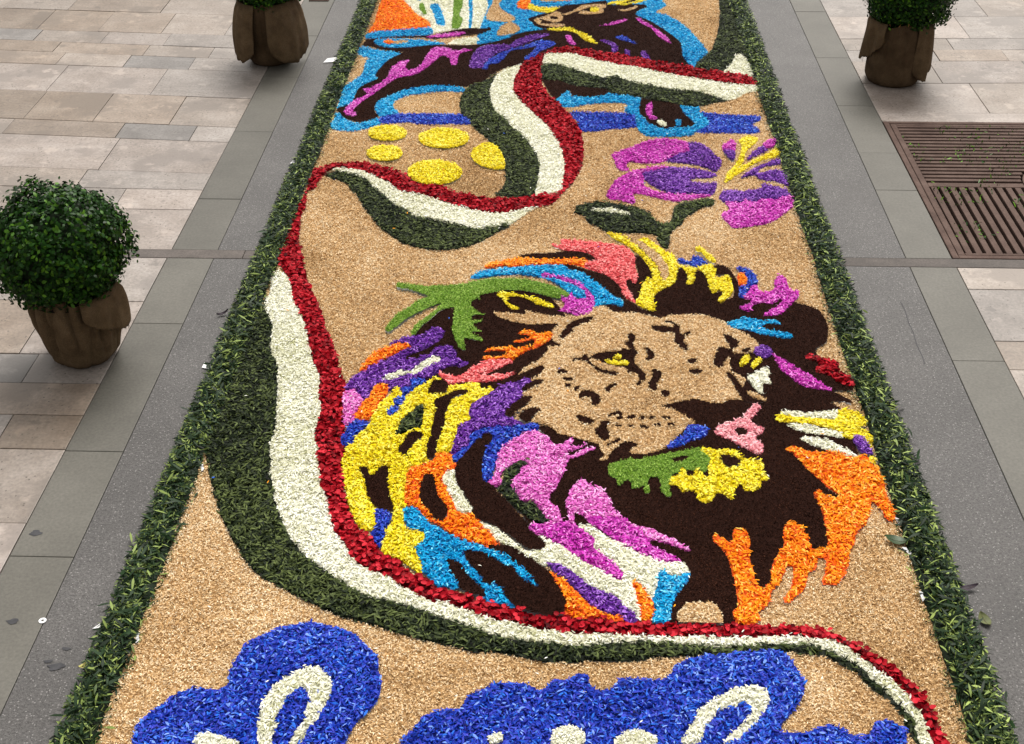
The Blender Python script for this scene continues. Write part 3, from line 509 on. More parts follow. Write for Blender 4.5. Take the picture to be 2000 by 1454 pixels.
lion|tongue|pnk|575,3661 594,3707 590,3715 627,3723 657,3744 686,3756 700,3796 732,3836 761,3841 757,3813 729,3773 715,3734 727,3715 756,3696 744,3666 717,3635 740,3606 728,3543 698,3550 666,3582 642,3603 609,3632
lion|tongue_gap|brn|648,3686 670,3694 691,3679 684,3656 660,3644 653,3663
lion|lip|blu|402,3582 423,3616 461,3643 479,3704 507,3712 547,3698 553,3660 527,3626 480,3606 433,3572 406,3567
lion|chin|lim|192,3455 204,3472 248,3494 303,3501 359,3518 433,3544 486,3560 509,3570 531,3563 544,3520 529,3449 510,3428 477,3448 446,3440 404,3411 397,3363 397,3296 372,3315 364,3396 343,3406 325,3388 326,3321 308,3313 325,3328 312,3317 310,3355 270,3338 268,3371 255,3388 225,3353 219,3387 195,3409
lion|chin|yel|513,3566 532,3578 575,3565 611,3569 645,3552 672,3517 716,3518 729,3483 720,3447 737,3406 709,3392 701,3358 647,3336 638,3370 620,3362 600,3295 584,3301 573,3321 552,3327 531,3287 505,3273 485,3292 483,3318 459,3338 437,3324 418,3363 393,3363 404,3411 427,3425 442,3454 459,3447 461,3419 479,3420 486,3455 507,3448 513,3414 531,3421 530,3463 544,3513
lion|chin_gap|brn|410,3495 434,3517 470,3525 459,3500 427,3485
lion|chin_gap|brn|583,3529 616,3529 648,3502 641,3480 601,3472 587,3500
lion|mane_lock|wht|825,3799 854,3808 922,3798 988,3804 1031,3813 1027,3765 962,3760 894,3763 831,3772
lion|mane_lock|yel|804,3763 824,3791 841,3780 917,3766 985,3760 1023,3765 1036,3813 1066,3826 1104,3807 1129,3768 1126,3729 1092,3721 1118,3691 1134,3654 1119,3602 1110,3579 1098,3608 1087,3645 1054,3637 1018,3658 971,3702 911,3724 839,3733 812,3736
lion|mane_lock|wht|835,3721 888,3727 953,3702 997,3695 1028,3666 1024,3643 968,3657 902,3670 860,3692
lion|mane_lock|wht|869,3643 912,3648 964,3634 1007,3598 1041,3563 1059,3542 1031,3534 991,3554 942,3582 905,3603
lion|mane_lock|pur|1054,3637 1076,3656 1098,3630 1110,3579 1108,3547 1075,3557 1064,3593
lion|mane_lock|org|813,3578 842,3594 875,3576 904,3566 992,3562 1031,3534 1087,3550 1105,3486 1114,3486 1119,3404 1116,3350 1114,3316 1124,3245 1108,3207 1088,3212 1081,3257 1060,3302 1039,3236 1012,3179 981,3147 963,3091 938,3043 930,3001 909,2949 882,2909 853,2897 830,2907 846,2947 860,3011 837,3016 822,2969 796,2951 778,2889 745,2849 713,2816 703,2837 724,2865 745,2927 752,2973 737,2984 713,2926 688,2886 670,2864 661,2825 638,2792 620,2776 625,2749 607,2728 577,2727 548,2737 545,2779 562,2795 563,2844 565,2894 559,2950 553,3008 538,3055 515,3091 520,3121 531,3128 543,3104 565,3086 581,3099 583,3142 607,3152 628,3137 633,3106 625,3010 628,2964 630,2918 637,2879 661,2886 674,2908 687,2977 707,3024 717,3042 736,3073 747,3152 766,3184 794,3182 812,3161 820,3111 825,3063 839,3052 875,3077 882,3138 884,3213 881,3283 871,3329 885,3350 920,3321 945,3315 952,3332 925,3371 877,3452 842,3536
lion|mane_lock|yel|1097,3536 1118,3529 1107,3493 1093,3514
lion|chin_tuft|tan|379,2726 388,2769 414,2807 444,2800 475,2809 500,2793 507,2767 509,2725
lion|mane_lock|lim|-670,4667 -662,4683 -612,4674 -545,4663 -447,4672 -366,4690 -397,4674 -334,4710 -226,4734 -138,4732 -50,4700 6,4667 50,4626 67,4593 15,4575 -27,4590 -92,4622 -153,4637 -213,4636 -251,4618 -310,4592 -316,4550 -310,4580 -343,4536 -337,4493 -313,4457 -276,4434 -318,4433 -333,4426 -331,4391 -290,4389 -293,4380 -327,4367 -312,4333 -279,4304 -320,4309 -325,4286 -280,4253 -285,4239 -326,4252 -354,4257 -355,4229 -344,4173 -361,4178 -374,4200 -386,4239 -399,4284 -407,4313 -406,4377 -407,4479 -411,4491 -451,4478 -477,4447 -504,4392 -534,4338 -553,4280 -569,4285 -559,4344 -527,4403 -488,4464 -464,4520 -486,4513 -528,4476 -571,4432 -605,4389 -634,4336 -655,4300 -671,4306 -674,4329 -658,4382 -641,4430 -607,4474 -566,4542 -524,4578 -555,4599 -607,4630 -658,4644
lion|mane_lock|cya|-360,4744 -338,4784 -273,4816 -186,4837 -75,4857 36,4860 63,4825 124,4791 167,4731 209,4664 250,4606 287,4557 277,4516 248,4532 202,4539 163,4513 156,4570 122,4582 92,4593 62,4618 28,4676 -7,4718 -51,4752 -139,4776 -227,4769 -314,4745
lion|mane_lock|mag|-60,4786 -30,4787 15,4762 71,4737 115,4695 144,4645 165,4587 163,4505 137,4457 91,4447 62,4471 24,4478 45,4535 24,4592 54,4592 71,4635 84,4585 126,4582 131,4619 110,4661 80,4694 37,4719 -7,4744 -51,4760
lion|mane_lock|org|-305,4834 -294,4870 -232,4894 -166,4919 -108,4925 -89,4911 -9,4913 81,4925 143,4899 129,4844 94,4866 14,4869 -75,4862 -186,4846 -231,4853 -274,4834
lion|mane_lock|sal|-14,5049 27,5045 27,5098 82,5089 173,5082 242,5064 300,5037 343,4977 348,4895 350,4832 353,4744 340,4709 320,4743 302,4726 312,4658 323,4616 338,4554 305,4582 281,4623 275,4691 246,4742 225,4776 169,4819 129,4844 143,4894 179,4900 167,4945 136,4982 63,4989 4,5025
lion|mane_lock|yel|231,5171 254,5162 313,5134 347,5072 386,5116 409,5121 447,5065 489,5000 522,4954 534,4881 560,4864 611,4848 635,4871 680,4876 693,4823 684,4779 700,4762 729,4789 745,4780 753,4694 745,4652 718,4601 688,4555 676,4584 705,4642 686,4667 670,4633 655,4650 649,4734 638,4804 615,4839 599,4803 600,4759 578,4707 555,4715 570,4776 557,4828 546,4855 526,4828 518,4748 491,4696 459,4670 431,4635 412,4593 416,4520 406,4487 377,4503 353,4526 337,4550 359,4642 371,4710 390,4745 416,4755 415,4816 393,4896 374,4960 344,5006 310,5061 266,5108
lion|husk_gap|tan|352,5067 380,5082 405,5040 442,4980 470,4916 486,4853 486,4791 472,4734 456,4730 452,4799 437,4879 409,4942 377,5020
lion|mane_lock|blu|535,4927 552,4936 572,4905 595,4919 602,4956 625,4957 645,4930 664,4889 635,4871 612,4852 583,4883 548,4891
lion|mane_lock|yel|622,5026 645,5032 668,4986 687,4949 700,4899 682,4894 662,4921 641,4985 621,4994
lion|mane_lock|blu|782,4861 811,4861 843,4836 859,4783 855,4714 824,4671 809,4620 782,4603 768,4611 779,4695 807,4713 818,4773 797,4817
lion|mane_lock|org|780,4781 804,4804 816,4756 802,4704 779,4695 778,4738
lion|mane_lock|mag|786,4603 813,4654 832,4705 855,4714 854,4671 864,4651 904,4664 925,4690 933,4750 952,4794 965,4799 986,4760 982,4700 997,4658 1020,4671 1018,4625 991,4583 957,4526 926,4485 890,4460 848,4459 865,4491 912,4533 942,4599 894,4552 853,4564 816,4538 798,4489 771,4505 756,4525 784,4545 812,4571 814,4591
lion|ear_rim|yel|-239,4593 -225,4619 -191,4624 -152,4612 -113,4588 -78,4581 -35,4549 -1,4525 -5,4501 -35,4508 -78,4540 -112,4572 -151,4587 -190,4586 -193,4553 -174,4521 -144,4501 -148,4481 -178,4488 -205,4536 -219,4577
lion|mane_lock|org|-146,4302 -118,4329 -86,4322 -61,4304 -12,4313 -7,4275 -35,4230 -67,4199 -102,4176 -129,4147 -160,4110 -188,4124 -239,4108 -275,4114 -272,4129 -221,4137 -178,4153 -202,4174 -270,4165 -267,4179 -232,4199 -171,4197 -115,4198 -75,4221 -84,4258 -124,4238 -160,4234 -149,4253 -105,4265 -97,4284 -126,4295
lion|mane_lock|sal|-435,4019 -403,4008 -360,3997 -328,4028 -298,4070 -251,4106 -166,4114 -155,4099 -179,4076 -213,4044 -247,4018 -253,4000 -228,4006 -157,4021 -139,4024 -176,3989 -223,3964 -278,3956 -340,3954 -390,3935 -403,3959 -426,3989
lion|mane_lock|pur|-775,3888 -776,3928 -761,3970 -732,4018 -698,4056 -658,4089 -622,4122 -590,4161 -557,4195 -577,4212 -611,4211 -647,4210 -640,4227 -614,4244 -592,4268 -540,4269 -511,4293 -490,4340 -459,4340 -438,4306 -441,4266 -465,4220 -495,4186 -529,4157 -571,4123 -566,4102 -525,4119 -480,4148 -473,4175 -447,4198 -417,4205 -392,4189 -374,4150 -375,4118 -349,4097 -328,4097 -330,4076 -355,4054 -386,4064 -414,4047 -441,4010 -468,3978 -496,3967 -536,3930 -572,3903 -620,3892 -671,3841 -716,3810 -719,3766 -755,3741
lion|mane_lock|wht|-650,3973 -615,4005 -587,4021 -546,4028 -515,4071 -480,4115 -457,4132 -434,4105 -461,4072 -488,4040 -529,4007 -578,3996 -599,3964 -628,3963
lion|mane_lock|org|-740,4023 -733,4065 -720,4103 -701,4147 -671,4176 -643,4199 -608,4216 -578,4217 -557,4195 -591,4167 -618,4139 -645,4111 -677,4077 -711,4039 -718,4023
lion|mane_lock|lil|-780,3841 -775,3889 -744,3890 -703,3843 -704,3797 -718,3751 -717,3695 -740,3672 -755,3694 -765,3772
lion|mane_lock|yel|-468,3957 -453,3982 -429,3986 -393,3929 -346,3942 -278,3956 -269,3920 -228,3921 -220,3904 -246,3868 -272,3849 -297,3820 -305,3774 -298,3723 -329,3683 -332,3634 -346,3607 -346,3559 -360,3527 -400,3516 -431,3469 -469,3437 -481,3397 -492,3369 -478,3303 -472,3248 -480,3226 -478,3173 -466,3117 -410,3108 -406,3063 -426,3032 -404,2969 -390,2926 -412,2916 -434,2939 -463,2963 -488,2981 -535,3009 -531,3059 -529,3130 -516,3141 -550,3192 -570,3160 -570,3129 -584,3108 -621,3123 -644,3169 -671,3237 -688,3308 -701,3346 -718,3414 -725,3476 -722,3544 -699,3592 -677,3641 -656,3685 -654,3747 -637,3799 -618,3846 -597,3870 -598,3905 -574,3912 -564,3877 -545,3859 -532,3872 -516,3908
lion|mane_lock|org|-721,3740 -704,3774 -700,3820 -680,3850 -679,3891 -656,3934 -625,3935 -614,3893 -622,3852 -636,3822 -641,3782 -654,3747 -663,3713 -682,3707 -710,3717
lion|mane_mark|brn|-466,3897 -460,3939 -441,3961 -410,3959 -392,3929 -401,3887 -434,3874 -461,3876
lion|mane_mark|brn|-436,3827 -415,3851 -383,3876 -363,3894 -323,3904 -315,3883 -341,3868 -367,3847 -381,3806 -387,3760 -390,3715 -390,3671 -397,3627 -405,3573 -404,3521 -404,3485 -429,3484 -439,3551 -434,3605 -431,3653 -428,3725 -426,3782
lion|mane_mark|brn|-538,3533 -525,3570 -511,3624 -489,3641 -458,3625 -456,3604 -478,3587 -491,3555 -502,3508 -514,3502
lion|mane_mark|brn|-662,3428 -633,3428 -623,3394 -602,3389 -595,3424 -564,3436 -554,3362 -540,3290 -522,3225 -519,3193 -551,3203 -582,3229 -613,3277 -623,3326 -642,3388
lion|mane_mark|lea|-560,3628 -548,3694 -535,3733 -511,3757 -501,3797 -479,3809 -470,3769 -468,3713 -469,3663 -491,3657 -516,3645 -533,3623
lion|mane_lock|blu|-602,3765 -591,3789 -579,3795 -587,3835 -559,3859 -564,3912 -534,3919 -531,3961 -501,3968 -479,3957 -497,3932 -518,3902 -546,3871 -545,3824 -562,3795 -562,3767 -585,3732 -598,3732
lion|mane_lock|blu|-749,3596 -738,3634 -734,3672 -717,3695 -685,3701 -659,3685 -674,3647 -697,3619 -703,3570 -726,3549 -740,3559
lion|mane_lock|blu|-580,3213 -566,3213 -522,3193 -524,3151 -533,3110 -532,3069 -541,3029 -564,3058 -579,3093 -566,3124
lion|mane_lock|org|-484,3438 -452,3445 -408,3487 -403,3517 -356,3519 -345,3471 -326,3460 -330,3419 -362,3407 -370,3378 -344,3312 -315,3258 -304,3210 -259,3201 -229,3160 -192,3104 -169,3059 -152,3040 -164,3025 -222,3048 -292,3076 -331,3105 -354,3135 -401,3165 -425,3196 -456,3227 -483,3248 -491,3324 -493,3381
lion|mane_mark|brn|-441,3293 -435,3382 -422,3400 -400,3389 -389,3327 -377,3283 -353,3246 -339,3209 -343,3172 -356,3156 -385,3176 -410,3218 -435,3265
lion|mane_lock|pur|-339,3645 -335,3683 -298,3717 -304,3762 -297,3814 -272,3849 -240,3880 -207,3910 -181,3947 -247,3871 -215,3913 -182,3950 -137,3963 -90,3986 -82,3959 -112,3904 -117,3868 -143,3810 -168,3763 -143,3730 -99,3698 -112,3681 -187,3674 -236,3667 -196,3660 -229,3675 -261,3658 -292,3619 -295,3566 -319,3539 -345,3507 -354,3533 -346,3564 -346,3607
lion|mane_mark|brn|-174,3758 -162,3792 -133,3833 -97,3869 -78,3864 -83,3834 -109,3799 -131,3770 -143,3736 -160,3735
lion|mane_mark|brn|-123,3731 -108,3765 -75,3794 -45,3784 -54,3761 -74,3738 -77,3710 -99,3704
lion|mane_mark|brn|-115,3916 -89,3952 -48,3975 -37,3960 -78,3917 -111,3898
lion|mane_lock|blu|-345,3502 -319,3539 -295,3566 -292,3619 -261,3658 -229,3670 -196,3660 -236,3667 -188,3679 -112,3687 -73,3704 -50,3694 -49,3667 -79,3655 -108,3649 -129,3605 -167,3567 -191,3503 -201,3398 -221,3363 -242,3357 -232,3365 -247,3413 -266,3463 -298,3462 -333,3466
lion|mane_lock|wht|-365,3407 -330,3419 -322,3363 -301,3308 -276,3254 -257,3222 -262,3201 -304,3205 -326,3263 -347,3312 -370,3378
lion|mane_mark|brn|-326,3467 -307,3508 -287,3545 -270,3588 -246,3626 -224,3634 -210,3621 -215,3584 -227,3557 -237,3520 -238,3464 -238,3414 -236,3486 -233,3371 -196,3344 -180,3305 -147,3263 -110,3200 -74,3154 -94,3198 -66,3167 -62,3146 -72,3131 -47,3096 -27,3076 -19,3037 -56,3026 -90,3044 -114,3074 -157,3113 -189,3143 -193,3140 -229,3160 -259,3201 -257,3227 -297,3302 -318,3352 -330,3419
lion|mane_lock|wht|-232,3162 -201,3150 -158,3110 -123,3076 -88,3042 -151,3097 -113,3060 -79,3026 -28,3030 -14,3063 -44,3095 15,3102 89,3149 119,3149 163,3117 199,3080 253,3049 305,3007 361,2983 411,2982 429,2953 429,2938 389,2921 336,2920 327,2884 309,2819 302,2761 301,2732 274,2732 257,2741 218,2787 156,2825 105,2883 52,2937 -9,2962 -20,2951 -82,3002 -131,3038 -176,3074 -169,3059 -192,3104
lion|mane_lock|lil|-191,3503 -181,3533 -157,3582 -121,3620 -92,3645 -54,3653 -24,3628 -1,3586 36,3581 62,3618 77,3607 62,3576 103,3571 118,3595 122,3583 95,3558 44,3527 66,3516 121,3565 154,3560 125,3541 91,3510 62,3498 47,3462 44,3427 26,3376 15,3336 -2,3308 -5,3270 23,3233 34,3186 44,3165 58,3186 51,3228 46,3260 61,3310 65,3337 94,3377 108,3386 136,3356 178,3324 198,3270 207,3227 246,3176 296,3146 330,3132 385,3093 432,3054 443,3035 430,3035 399,3054 360,3072 320,3086 319,3066 363,3023 410,2988 341,2988 296,3011 258,3040 215,3068 176,3112 133,3152 99,3203 75,3208 82,3150 105,3120 142,3086 135,3056 151,3027 190,2984 224,2933 219,2900 194,2908 156,2940 104,2982 81,3010 37,3048 -17,3086 -44,3101 -75,3131 -59,3157 -4,3164 -15,3179 -32,3221 -61,3263 -96,3267 -115,3299 -130,3343 -128,3383 -105,3440 -80,3482 -102,3487 -142,3457 -176,3398 -167,3365 -187,3336 -205,3347 -217,3369 -200,3386 -192,3438
lion|mane_lock|mag|82,3150 51,3170 -4,3148 -59,3152 -72,3131 -17,3086 37,3048 104,2982 194,2908 219,2900 224,2933 190,2984 151,3027 135,3056 142,3086 105,3120
lion|mane_lock|mag|116,3183 168,3189 220,3191 295,3116 319,3066 407,2990 341,2988 258,3040 176,3112
lion|mane_mark|lea|-183,3325 -167,3370 -162,3416 -138,3457 -106,3481 -77,3488 -80,3476 -108,3440 -115,3411 -132,3388 -134,3337 -111,3294 -93,3262 -61,3257 -46,3231 -29,3210 -15,3179 -4,3169 -38,3157 -66,3167 -94,3203 -123,3239 -145,3266 -164,3303
lion|mane|brn|-271,3017 -205,3038 -152,3045 -114,3031 -40,2970 -82,3002 -20,2946 2,2915 31,2851 48,2802 45,2758 18,2745 -17,2742 -58,2755 -97,2773 -156,2796 -203,2812 -276,2846 -324,2971
lion|mane_lock|cya|-488,3215 -462,3221 -422,3196 -393,3145 -364,3130 -327,3095 -291,3071 -240,3052 -198,3034 -157,3010 -126,2982 -147,3000 -117,2974 -80,2934 -62,2908 -29,2859 -54,2868 -79,2888 -101,2912 -113,2943 -153,2968 -176,2988 -118,2939 -165,2971 -203,3004 -254,3017 -271,3012 -261,2973 -232,2931 -207,2894 -206,2876 -154,2868 -196,2879 -167,2870 -144,2835 -122,2797 -100,2771 -124,2777 -167,2791 -191,2795 -201,2839 -229,2875 -257,2907 -273,2949 -308,2972 -324,2967 -307,2919 -288,2882 -279,2850 -341,2853 -360,2880 -385,2908 -400,2926 -404,2969 -429,3022 -406,3063 -410,3108 -451,3112 -473,3153
lion|mane_lock|org|-5,2936 16,2916 45,2891 76,2852 107,2808 142,2775 168,2752 216,2744 222,2730 195,2720 148,2737 103,2731 72,2735 45,2753 48,2802 31,2851 13,2890
lion|mane_lock|pur|-9,2964 9,2970 52,2948 80,2918 115,2878 157,2849 202,2826 224,2783 251,2764 260,2736 260,2722 222,2721 219,2740 169,2757 142,2775 114,2799 87,2842 52,2891 16,2931
lion|mane_lock|org|249,2887 264,2892 284,2868 299,2829 319,2805 317,2771 297,2732 273,2727 269,2770 260,2808 259,2857
lion|mane_lock|cya|333,2935 352,2951 365,2931 385,2916 426,2943 432,2928 411,2882 383,2841 366,2787 351,2725 304,2723 314,2785 309,2824 326,2874
blua|petal_bed|blu|-1108,2230 -1114,2266 -1107,2302 -1085,2346 -1053,2385 -1022,2416 -991,2431 -921,2428 -897,2456 -904,2490 -895,2549 -875,2603 -841,2635 -797,2667 -732,2687 -687,2692 -615,2672 -567,2649 -530,2607 -493,2567 -483,2514 -467,2458 -476,2391 -504,2347 -525,2309 -536,2273 -540,2242 -559,2147 -789,2092 -993,2109 -1081,2165
blua|loop|wht|-783,2281 -787,2344 -778,2426 -747,2472 -701,2508 -659,2521 -635,2504 -606,2459 -609,2398 -621,2360 -627,2322 -647,2290 -657,2254 -682,2227 -690,2253 -671,2310 -655,2337 -669,2348 -661,2397 -676,2435 -694,2440 -719,2411 -735,2362 -740,2319 -728,2298 -739,2267 -733,2236 -757,2215
blua|loop|wht|-947,2250 -918,2269 -866,2258 -819,2233 -833,2203 -896,2211 -942,2230
blub|petal_bed|blu|-389,2267 -360,2309 -335,2352 -290,2370 -240,2382 -226,2421 -193,2444 -151,2470 -104,2477 -65,2473 -30,2451 -5,2466 16,2489 55,2493 81,2517 107,2509 116,2475 149,2454 180,2472 202,2501 250,2499 314,2498 351,2534 348,2551 352,2546 395,2581 463,2597 541,2606 625,2623 671,2617 691,2583 705,2536 718,2510 703,2458 689,2432 664,2393 634,2355 625,2324 664,2325 702,2327 754,2353 782,2347 820,2318 860,2325 881,2363 917,2373 948,2358 962,2334 957,2311 936,2256 865,2186 491,2152 55,2142 -305,2155 -383,2211
blub|loop|wht|359,2298 392,2348 415,2398 463,2438 516,2472 578,2490 600,2468 611,2436 586,2391 561,2353 529,2321 501,2290 467,2278 479,2302 511,2333 539,2364 558,2402 541,2424 510,2414 479,2400 447,2368 425,2336 400,2275 352,2274
blub|loop|wht|6,2279 22,2310 59,2322 92,2307 100,2277 75,2250 22,2249
blub|loop|wht|183,2289 237,2317 286,2298 288,2272 234,2250 178,2264
blub|loop|wht|-159,2276 -135,2293 -118,2279 -133,2259 -154,2259
dot0|petal_bed|yel|-787,6251 -791,6214 -810,6182 -841,6161 -879,6153 -919,6159 -954,6179 -980,6209 -993,6246 -990,6284 -971,6316 -940,6338 -901,6347 -861,6340 -825,6319 -799,6288
dot1|petal_bed|yel|-457,6193 -464,6145 -490,6104 -530,6077 -579,6067 -629,6075 -674,6100 -706,6140 -720,6187 -715,6235 -690,6277 -649,6306 -599,6317 -547,6308 -501,6281 -470,6241
dot2|petal_bed|yel|-783,5998 -786,5964 -803,5934 -831,5914 -865,5906 -901,5912 -934,5931 -957,5960 -969,5994 -966,6029 -950,6060 -922,6081 -887,6089 -850,6082 -817,6063 -793,6033
dot3|petal_bed|yel|-465,5781 -472,5728 -498,5683 -539,5653 -589,5641 -641,5650 -687,5678 -720,5722 -736,5775 -731,5828 -706,5875 -664,5907 -613,5919 -559,5909 -512,5879 -479,5834
dot4|petal_bed|yel|-433,5979 -426,6064 -364,6137 -328,6123 -288,6038 -267,5955 -256,5832 -313,5824 -373,5857 -418,5924'''
CX0, CX1, CY0, CY1 = -1.215, 1.125, 1.35, 10.2       # inside of the leaf borders
items = []
for l in DESIGN.strip().split('\n'):
    pic, part, colr, s = l.split('|')
    p = np.array([[float(v) for v in t.split(',')] for t in s.split()]) / 1000
    items.append([pic, part, colr, p])

def smooth_poly(p, k=3):
    """closed Catmull-Rom through the traced points; sharp corners stay fairly sharp"""
    n = len(p); out = []
    d = np.linalg.norm(np.roll(p, -1, 0) - p, axis=1)
    for i in range(n):
        p0, p1, p2, p3 = p[i - 1], p[i], p[(i + 1) % n], p[(i + 2) % n]
        s = d[i] + 1e-9
        m1 = (p2 - p0) * min(.5, s / (d[i - 1] + s)); m2 = (p3 - p1) * min(.5, s / (d[(i + 1) % n] + s))
        for t in np.arange(k) / k:
            t2, t3 = t * t, t * t * t
            out.append((2 * t3 - 3 * t2 + 1) * p1 + (t3 - 2 * t2 + t) * m1 + (-2 * t3 + 3 * t2) * p2 + (t3 - t2) * m2)
    return np.array(out)

CELL = .004
NX, NY = int((1.5 + 1.5) / CELL), int((CY1 - CY0) / CELL)
lab = np.zeros((NY, NX), np.int16); PB = {0: (0, NX, 0, NY)}
inside = np.abs(-1.5 + (np.arange(NX) + .5) * CELL - (CX0 + CX1) / 2) < (CX1 - CX0) / 2 + .015
for idx, it in enumerate(items):
    sp = smooth_poly(it[3]); it.append(sp)
    x0, x1 = sp[:, 0].min(), sp[:, 0].max(); y0, y1 = sp[:, 1].min(), sp[:, 1].max()
    i0, i1 = max(0, int((x0 + 1.5) / CELL)), min(NX, int((x1 + 1.5) / CELL) + 2); j0, j1 = max(0, int((y0 - CY0) / CELL)), min(NY, int((y1 - CY0) / CELL) + 2)
    if i1 <= i0 or j1 <= j0: continue
    PB[idx + 1] = (i0, i1, j0 - j0 % 2, j1)
    gx = -1.5 + (np.arange(i0, i1) + .5) * CELL
    ax, ay = sp[:, 0], sp[:, 1]; bx_, by_ = np.roll(ax, -1), np.roll(ay, -1)
    for j in range(j0, j1):
        yy = CY0 + (j + .5) * CELL
        m = (ay > yy) != (by_ > yy)
        if not m.any(): continue
        xc = np.sort((bx_[m] - ax[m]) * (yy - ay[m]) / (by_[m] - ay[m]) + ax[m])
        ins = (np.searchsorted(xc, gx) % 2) == 1
        lab[j, i0:i1][ins] = idx + 1

def look(x, y):
    wx = .010 * (vnoise(x, y, .016, 21) - .5) + .006 * (vnoise(x, y, .006, 22) - .5); wy = .010 * (vnoise(x, y, .016, 23) - .5) + .006 * (vnoise(x, y, .006, 24) - .5); x = x + wx; y = y + wy
    i = ((x + 1.5) / CELL).astype(int); j = ((y - CY0) / CELL).astype(int)
    ok = (i >= 0) & (i < NX) & (j >= 0) & (j < NY) & (x > CX0 - .02) & (x < CX1 + .02)
    r = np.full(len(x), -1); r[ok] = lab[j[ok], i[ok]]; return r

ZB = .008
# kind of piece, length, width, pieces per m2, pitch, roll, heap height
PIECE = {'tan': ('grain', .0100, .0032, 68000, .32, .8, .006), 'brn': ('grain', .0048, .0030, 70000, .5, .8, .003), 'lim': ('grain', .0085, .0030, 70000, .4, .7, .006),
         'lea': ('blade', .024, .0055, 30000, .22, .5, .010), 'red': ('rose', .0170, .0145, 15500, .34, .42, .008), 'wht': ('petal', .0165, .0048, 40000, .26, .5, .008)}
DEF = ('petal', .0165, .0055, 38000, .28, .5, .008)
def far_keep(y): return np.clip(1.10 - .075 * (y - 2.3), .55, 1.0)

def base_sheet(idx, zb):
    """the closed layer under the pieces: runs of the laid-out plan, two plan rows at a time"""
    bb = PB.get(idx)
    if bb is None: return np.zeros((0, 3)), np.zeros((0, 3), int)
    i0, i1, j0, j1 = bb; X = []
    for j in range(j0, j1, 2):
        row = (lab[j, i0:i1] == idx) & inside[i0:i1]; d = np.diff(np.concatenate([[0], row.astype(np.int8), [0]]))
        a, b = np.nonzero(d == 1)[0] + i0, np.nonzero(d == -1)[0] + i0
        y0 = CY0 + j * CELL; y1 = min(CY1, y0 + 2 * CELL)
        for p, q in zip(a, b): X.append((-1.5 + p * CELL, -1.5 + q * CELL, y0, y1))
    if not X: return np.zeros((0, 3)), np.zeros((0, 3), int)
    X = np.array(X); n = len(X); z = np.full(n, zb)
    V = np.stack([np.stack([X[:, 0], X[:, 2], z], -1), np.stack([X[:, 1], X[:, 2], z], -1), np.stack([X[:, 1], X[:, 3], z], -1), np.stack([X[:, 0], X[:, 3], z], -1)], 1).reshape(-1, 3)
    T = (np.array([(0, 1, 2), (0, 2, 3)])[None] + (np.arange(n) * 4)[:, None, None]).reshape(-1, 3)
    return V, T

def bed_mesh(name, idx, colr, poly, zb, box_=None):
    kind, L, W, dens, pit, rol, heap = PIECE.get(colr, DEF)
    if poly is not None:
        x0, y0 = poly.min(0); x1, y1 = poly.max(0)
    else: x0, x1, y0, y1 = box_
    y0, y1 = max(y0, 1.75), min(y1, 9.6)
    small = poly is not None and (lab == idx).sum() * CELL * CELL < .006
    if small and kind != 'grain': L, W, dens = L * .62, W * .72, dens * 2.2      # small details are laid with snipped petals
    if poly is not None and (small or colr in ('brn', 'tan', 'lim')): zb += .006      # fine material is heaped as high as the petals around it
    n = int(dens * (x1 - x0) * max(0, y1 - y0))
    x = rng.uniform(x0, x1, n); y = rng.uniform(y0, y1, n)
    hd = rng.uniform(0, TAU, n)
    k = (look(x, y) == idx) & (rng.random(n) < far_keep(y)); x, y, hd = x[k], y[k], hd[k]; n = len(x)
    if kind != 'grain':      # pieces laid by hand stay inside their outline; a few stick out
        ex, ey = np.cos(hd) * L * .42, np.sin(hd) * L * .42
        k = ((look(x + ex, y + ey) == idx) & (look(x - ex, y - ey) == idx)) | (rng.random(n) < .22); x, y, hd = x[k], y[k], hd[k]; n = len(x)
    z = zb + .001 + heap * rng.random(n) ** 1.3
    lump = vnoise(x, y, .045, 2)
    z += .004 * lump
    Ls = L * rng.uniform(.65, 1.35, n); Ws = W * rng.uniform(.7, 1.35, n)
    V, T = scatter(np.stack([x, y, z], -1), Ls, Ws, kind, pit, rol, head=hd)
    big = vnoise(x, y, .35, 7) * .6 + vnoise(x, y, .12, 9) * .4
    spread = {'tan': .27, 'red': .22, 'brn': .2}.get(colr, .25)
    t = .5 + (big - .5) * (.55 if colr == 'tan' else .4) + rng.normal(0, spread, n) + .15 * (z - zb - .006) / .006  # lower pieces tinted darker, upper ones lighter: heap shade put into the colour
    if colr == 'tan': t += .10 * np.clip((4.2 - y) / 2, -.8, 1) * (x < .1) - .12 * np.exp(-(((x + .45) / .5) ** 2 + ((y - 6.0) / .45) ** 2))
    t = np.clip(t, 0, 1); tt = np.repeat(t, len(TEMPL[kind][0]))
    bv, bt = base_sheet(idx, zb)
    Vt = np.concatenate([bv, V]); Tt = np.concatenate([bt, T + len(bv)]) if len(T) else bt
    return tri_mesh(name, Vt, Tt, MAT[colr], np.concatenate([np.full(len(bv), .22 if colr not in ('brn', 'wht') else .4), tt]))  # base layer toned darker: shade of the gaps painted into its tint

carpet = empty('flower_carpet', (0, 0, 0), label='long carpet of tan husks laid down the street under all the petal pictures', cat='carpet')
V, F = box(-1.30, 1.235, CY0 - .03, CY1 + .03, .001, .004); mesh_obj('backing_paper', py_mesh('backing_paper', V, F, M_PAPER), carpet)
mesh_obj('husks', bed_mesh('husks', 0, 'tan', None, ZB - .001, (CX0, CX1, 1.75, 9.6)), carpet, kind='stuff')

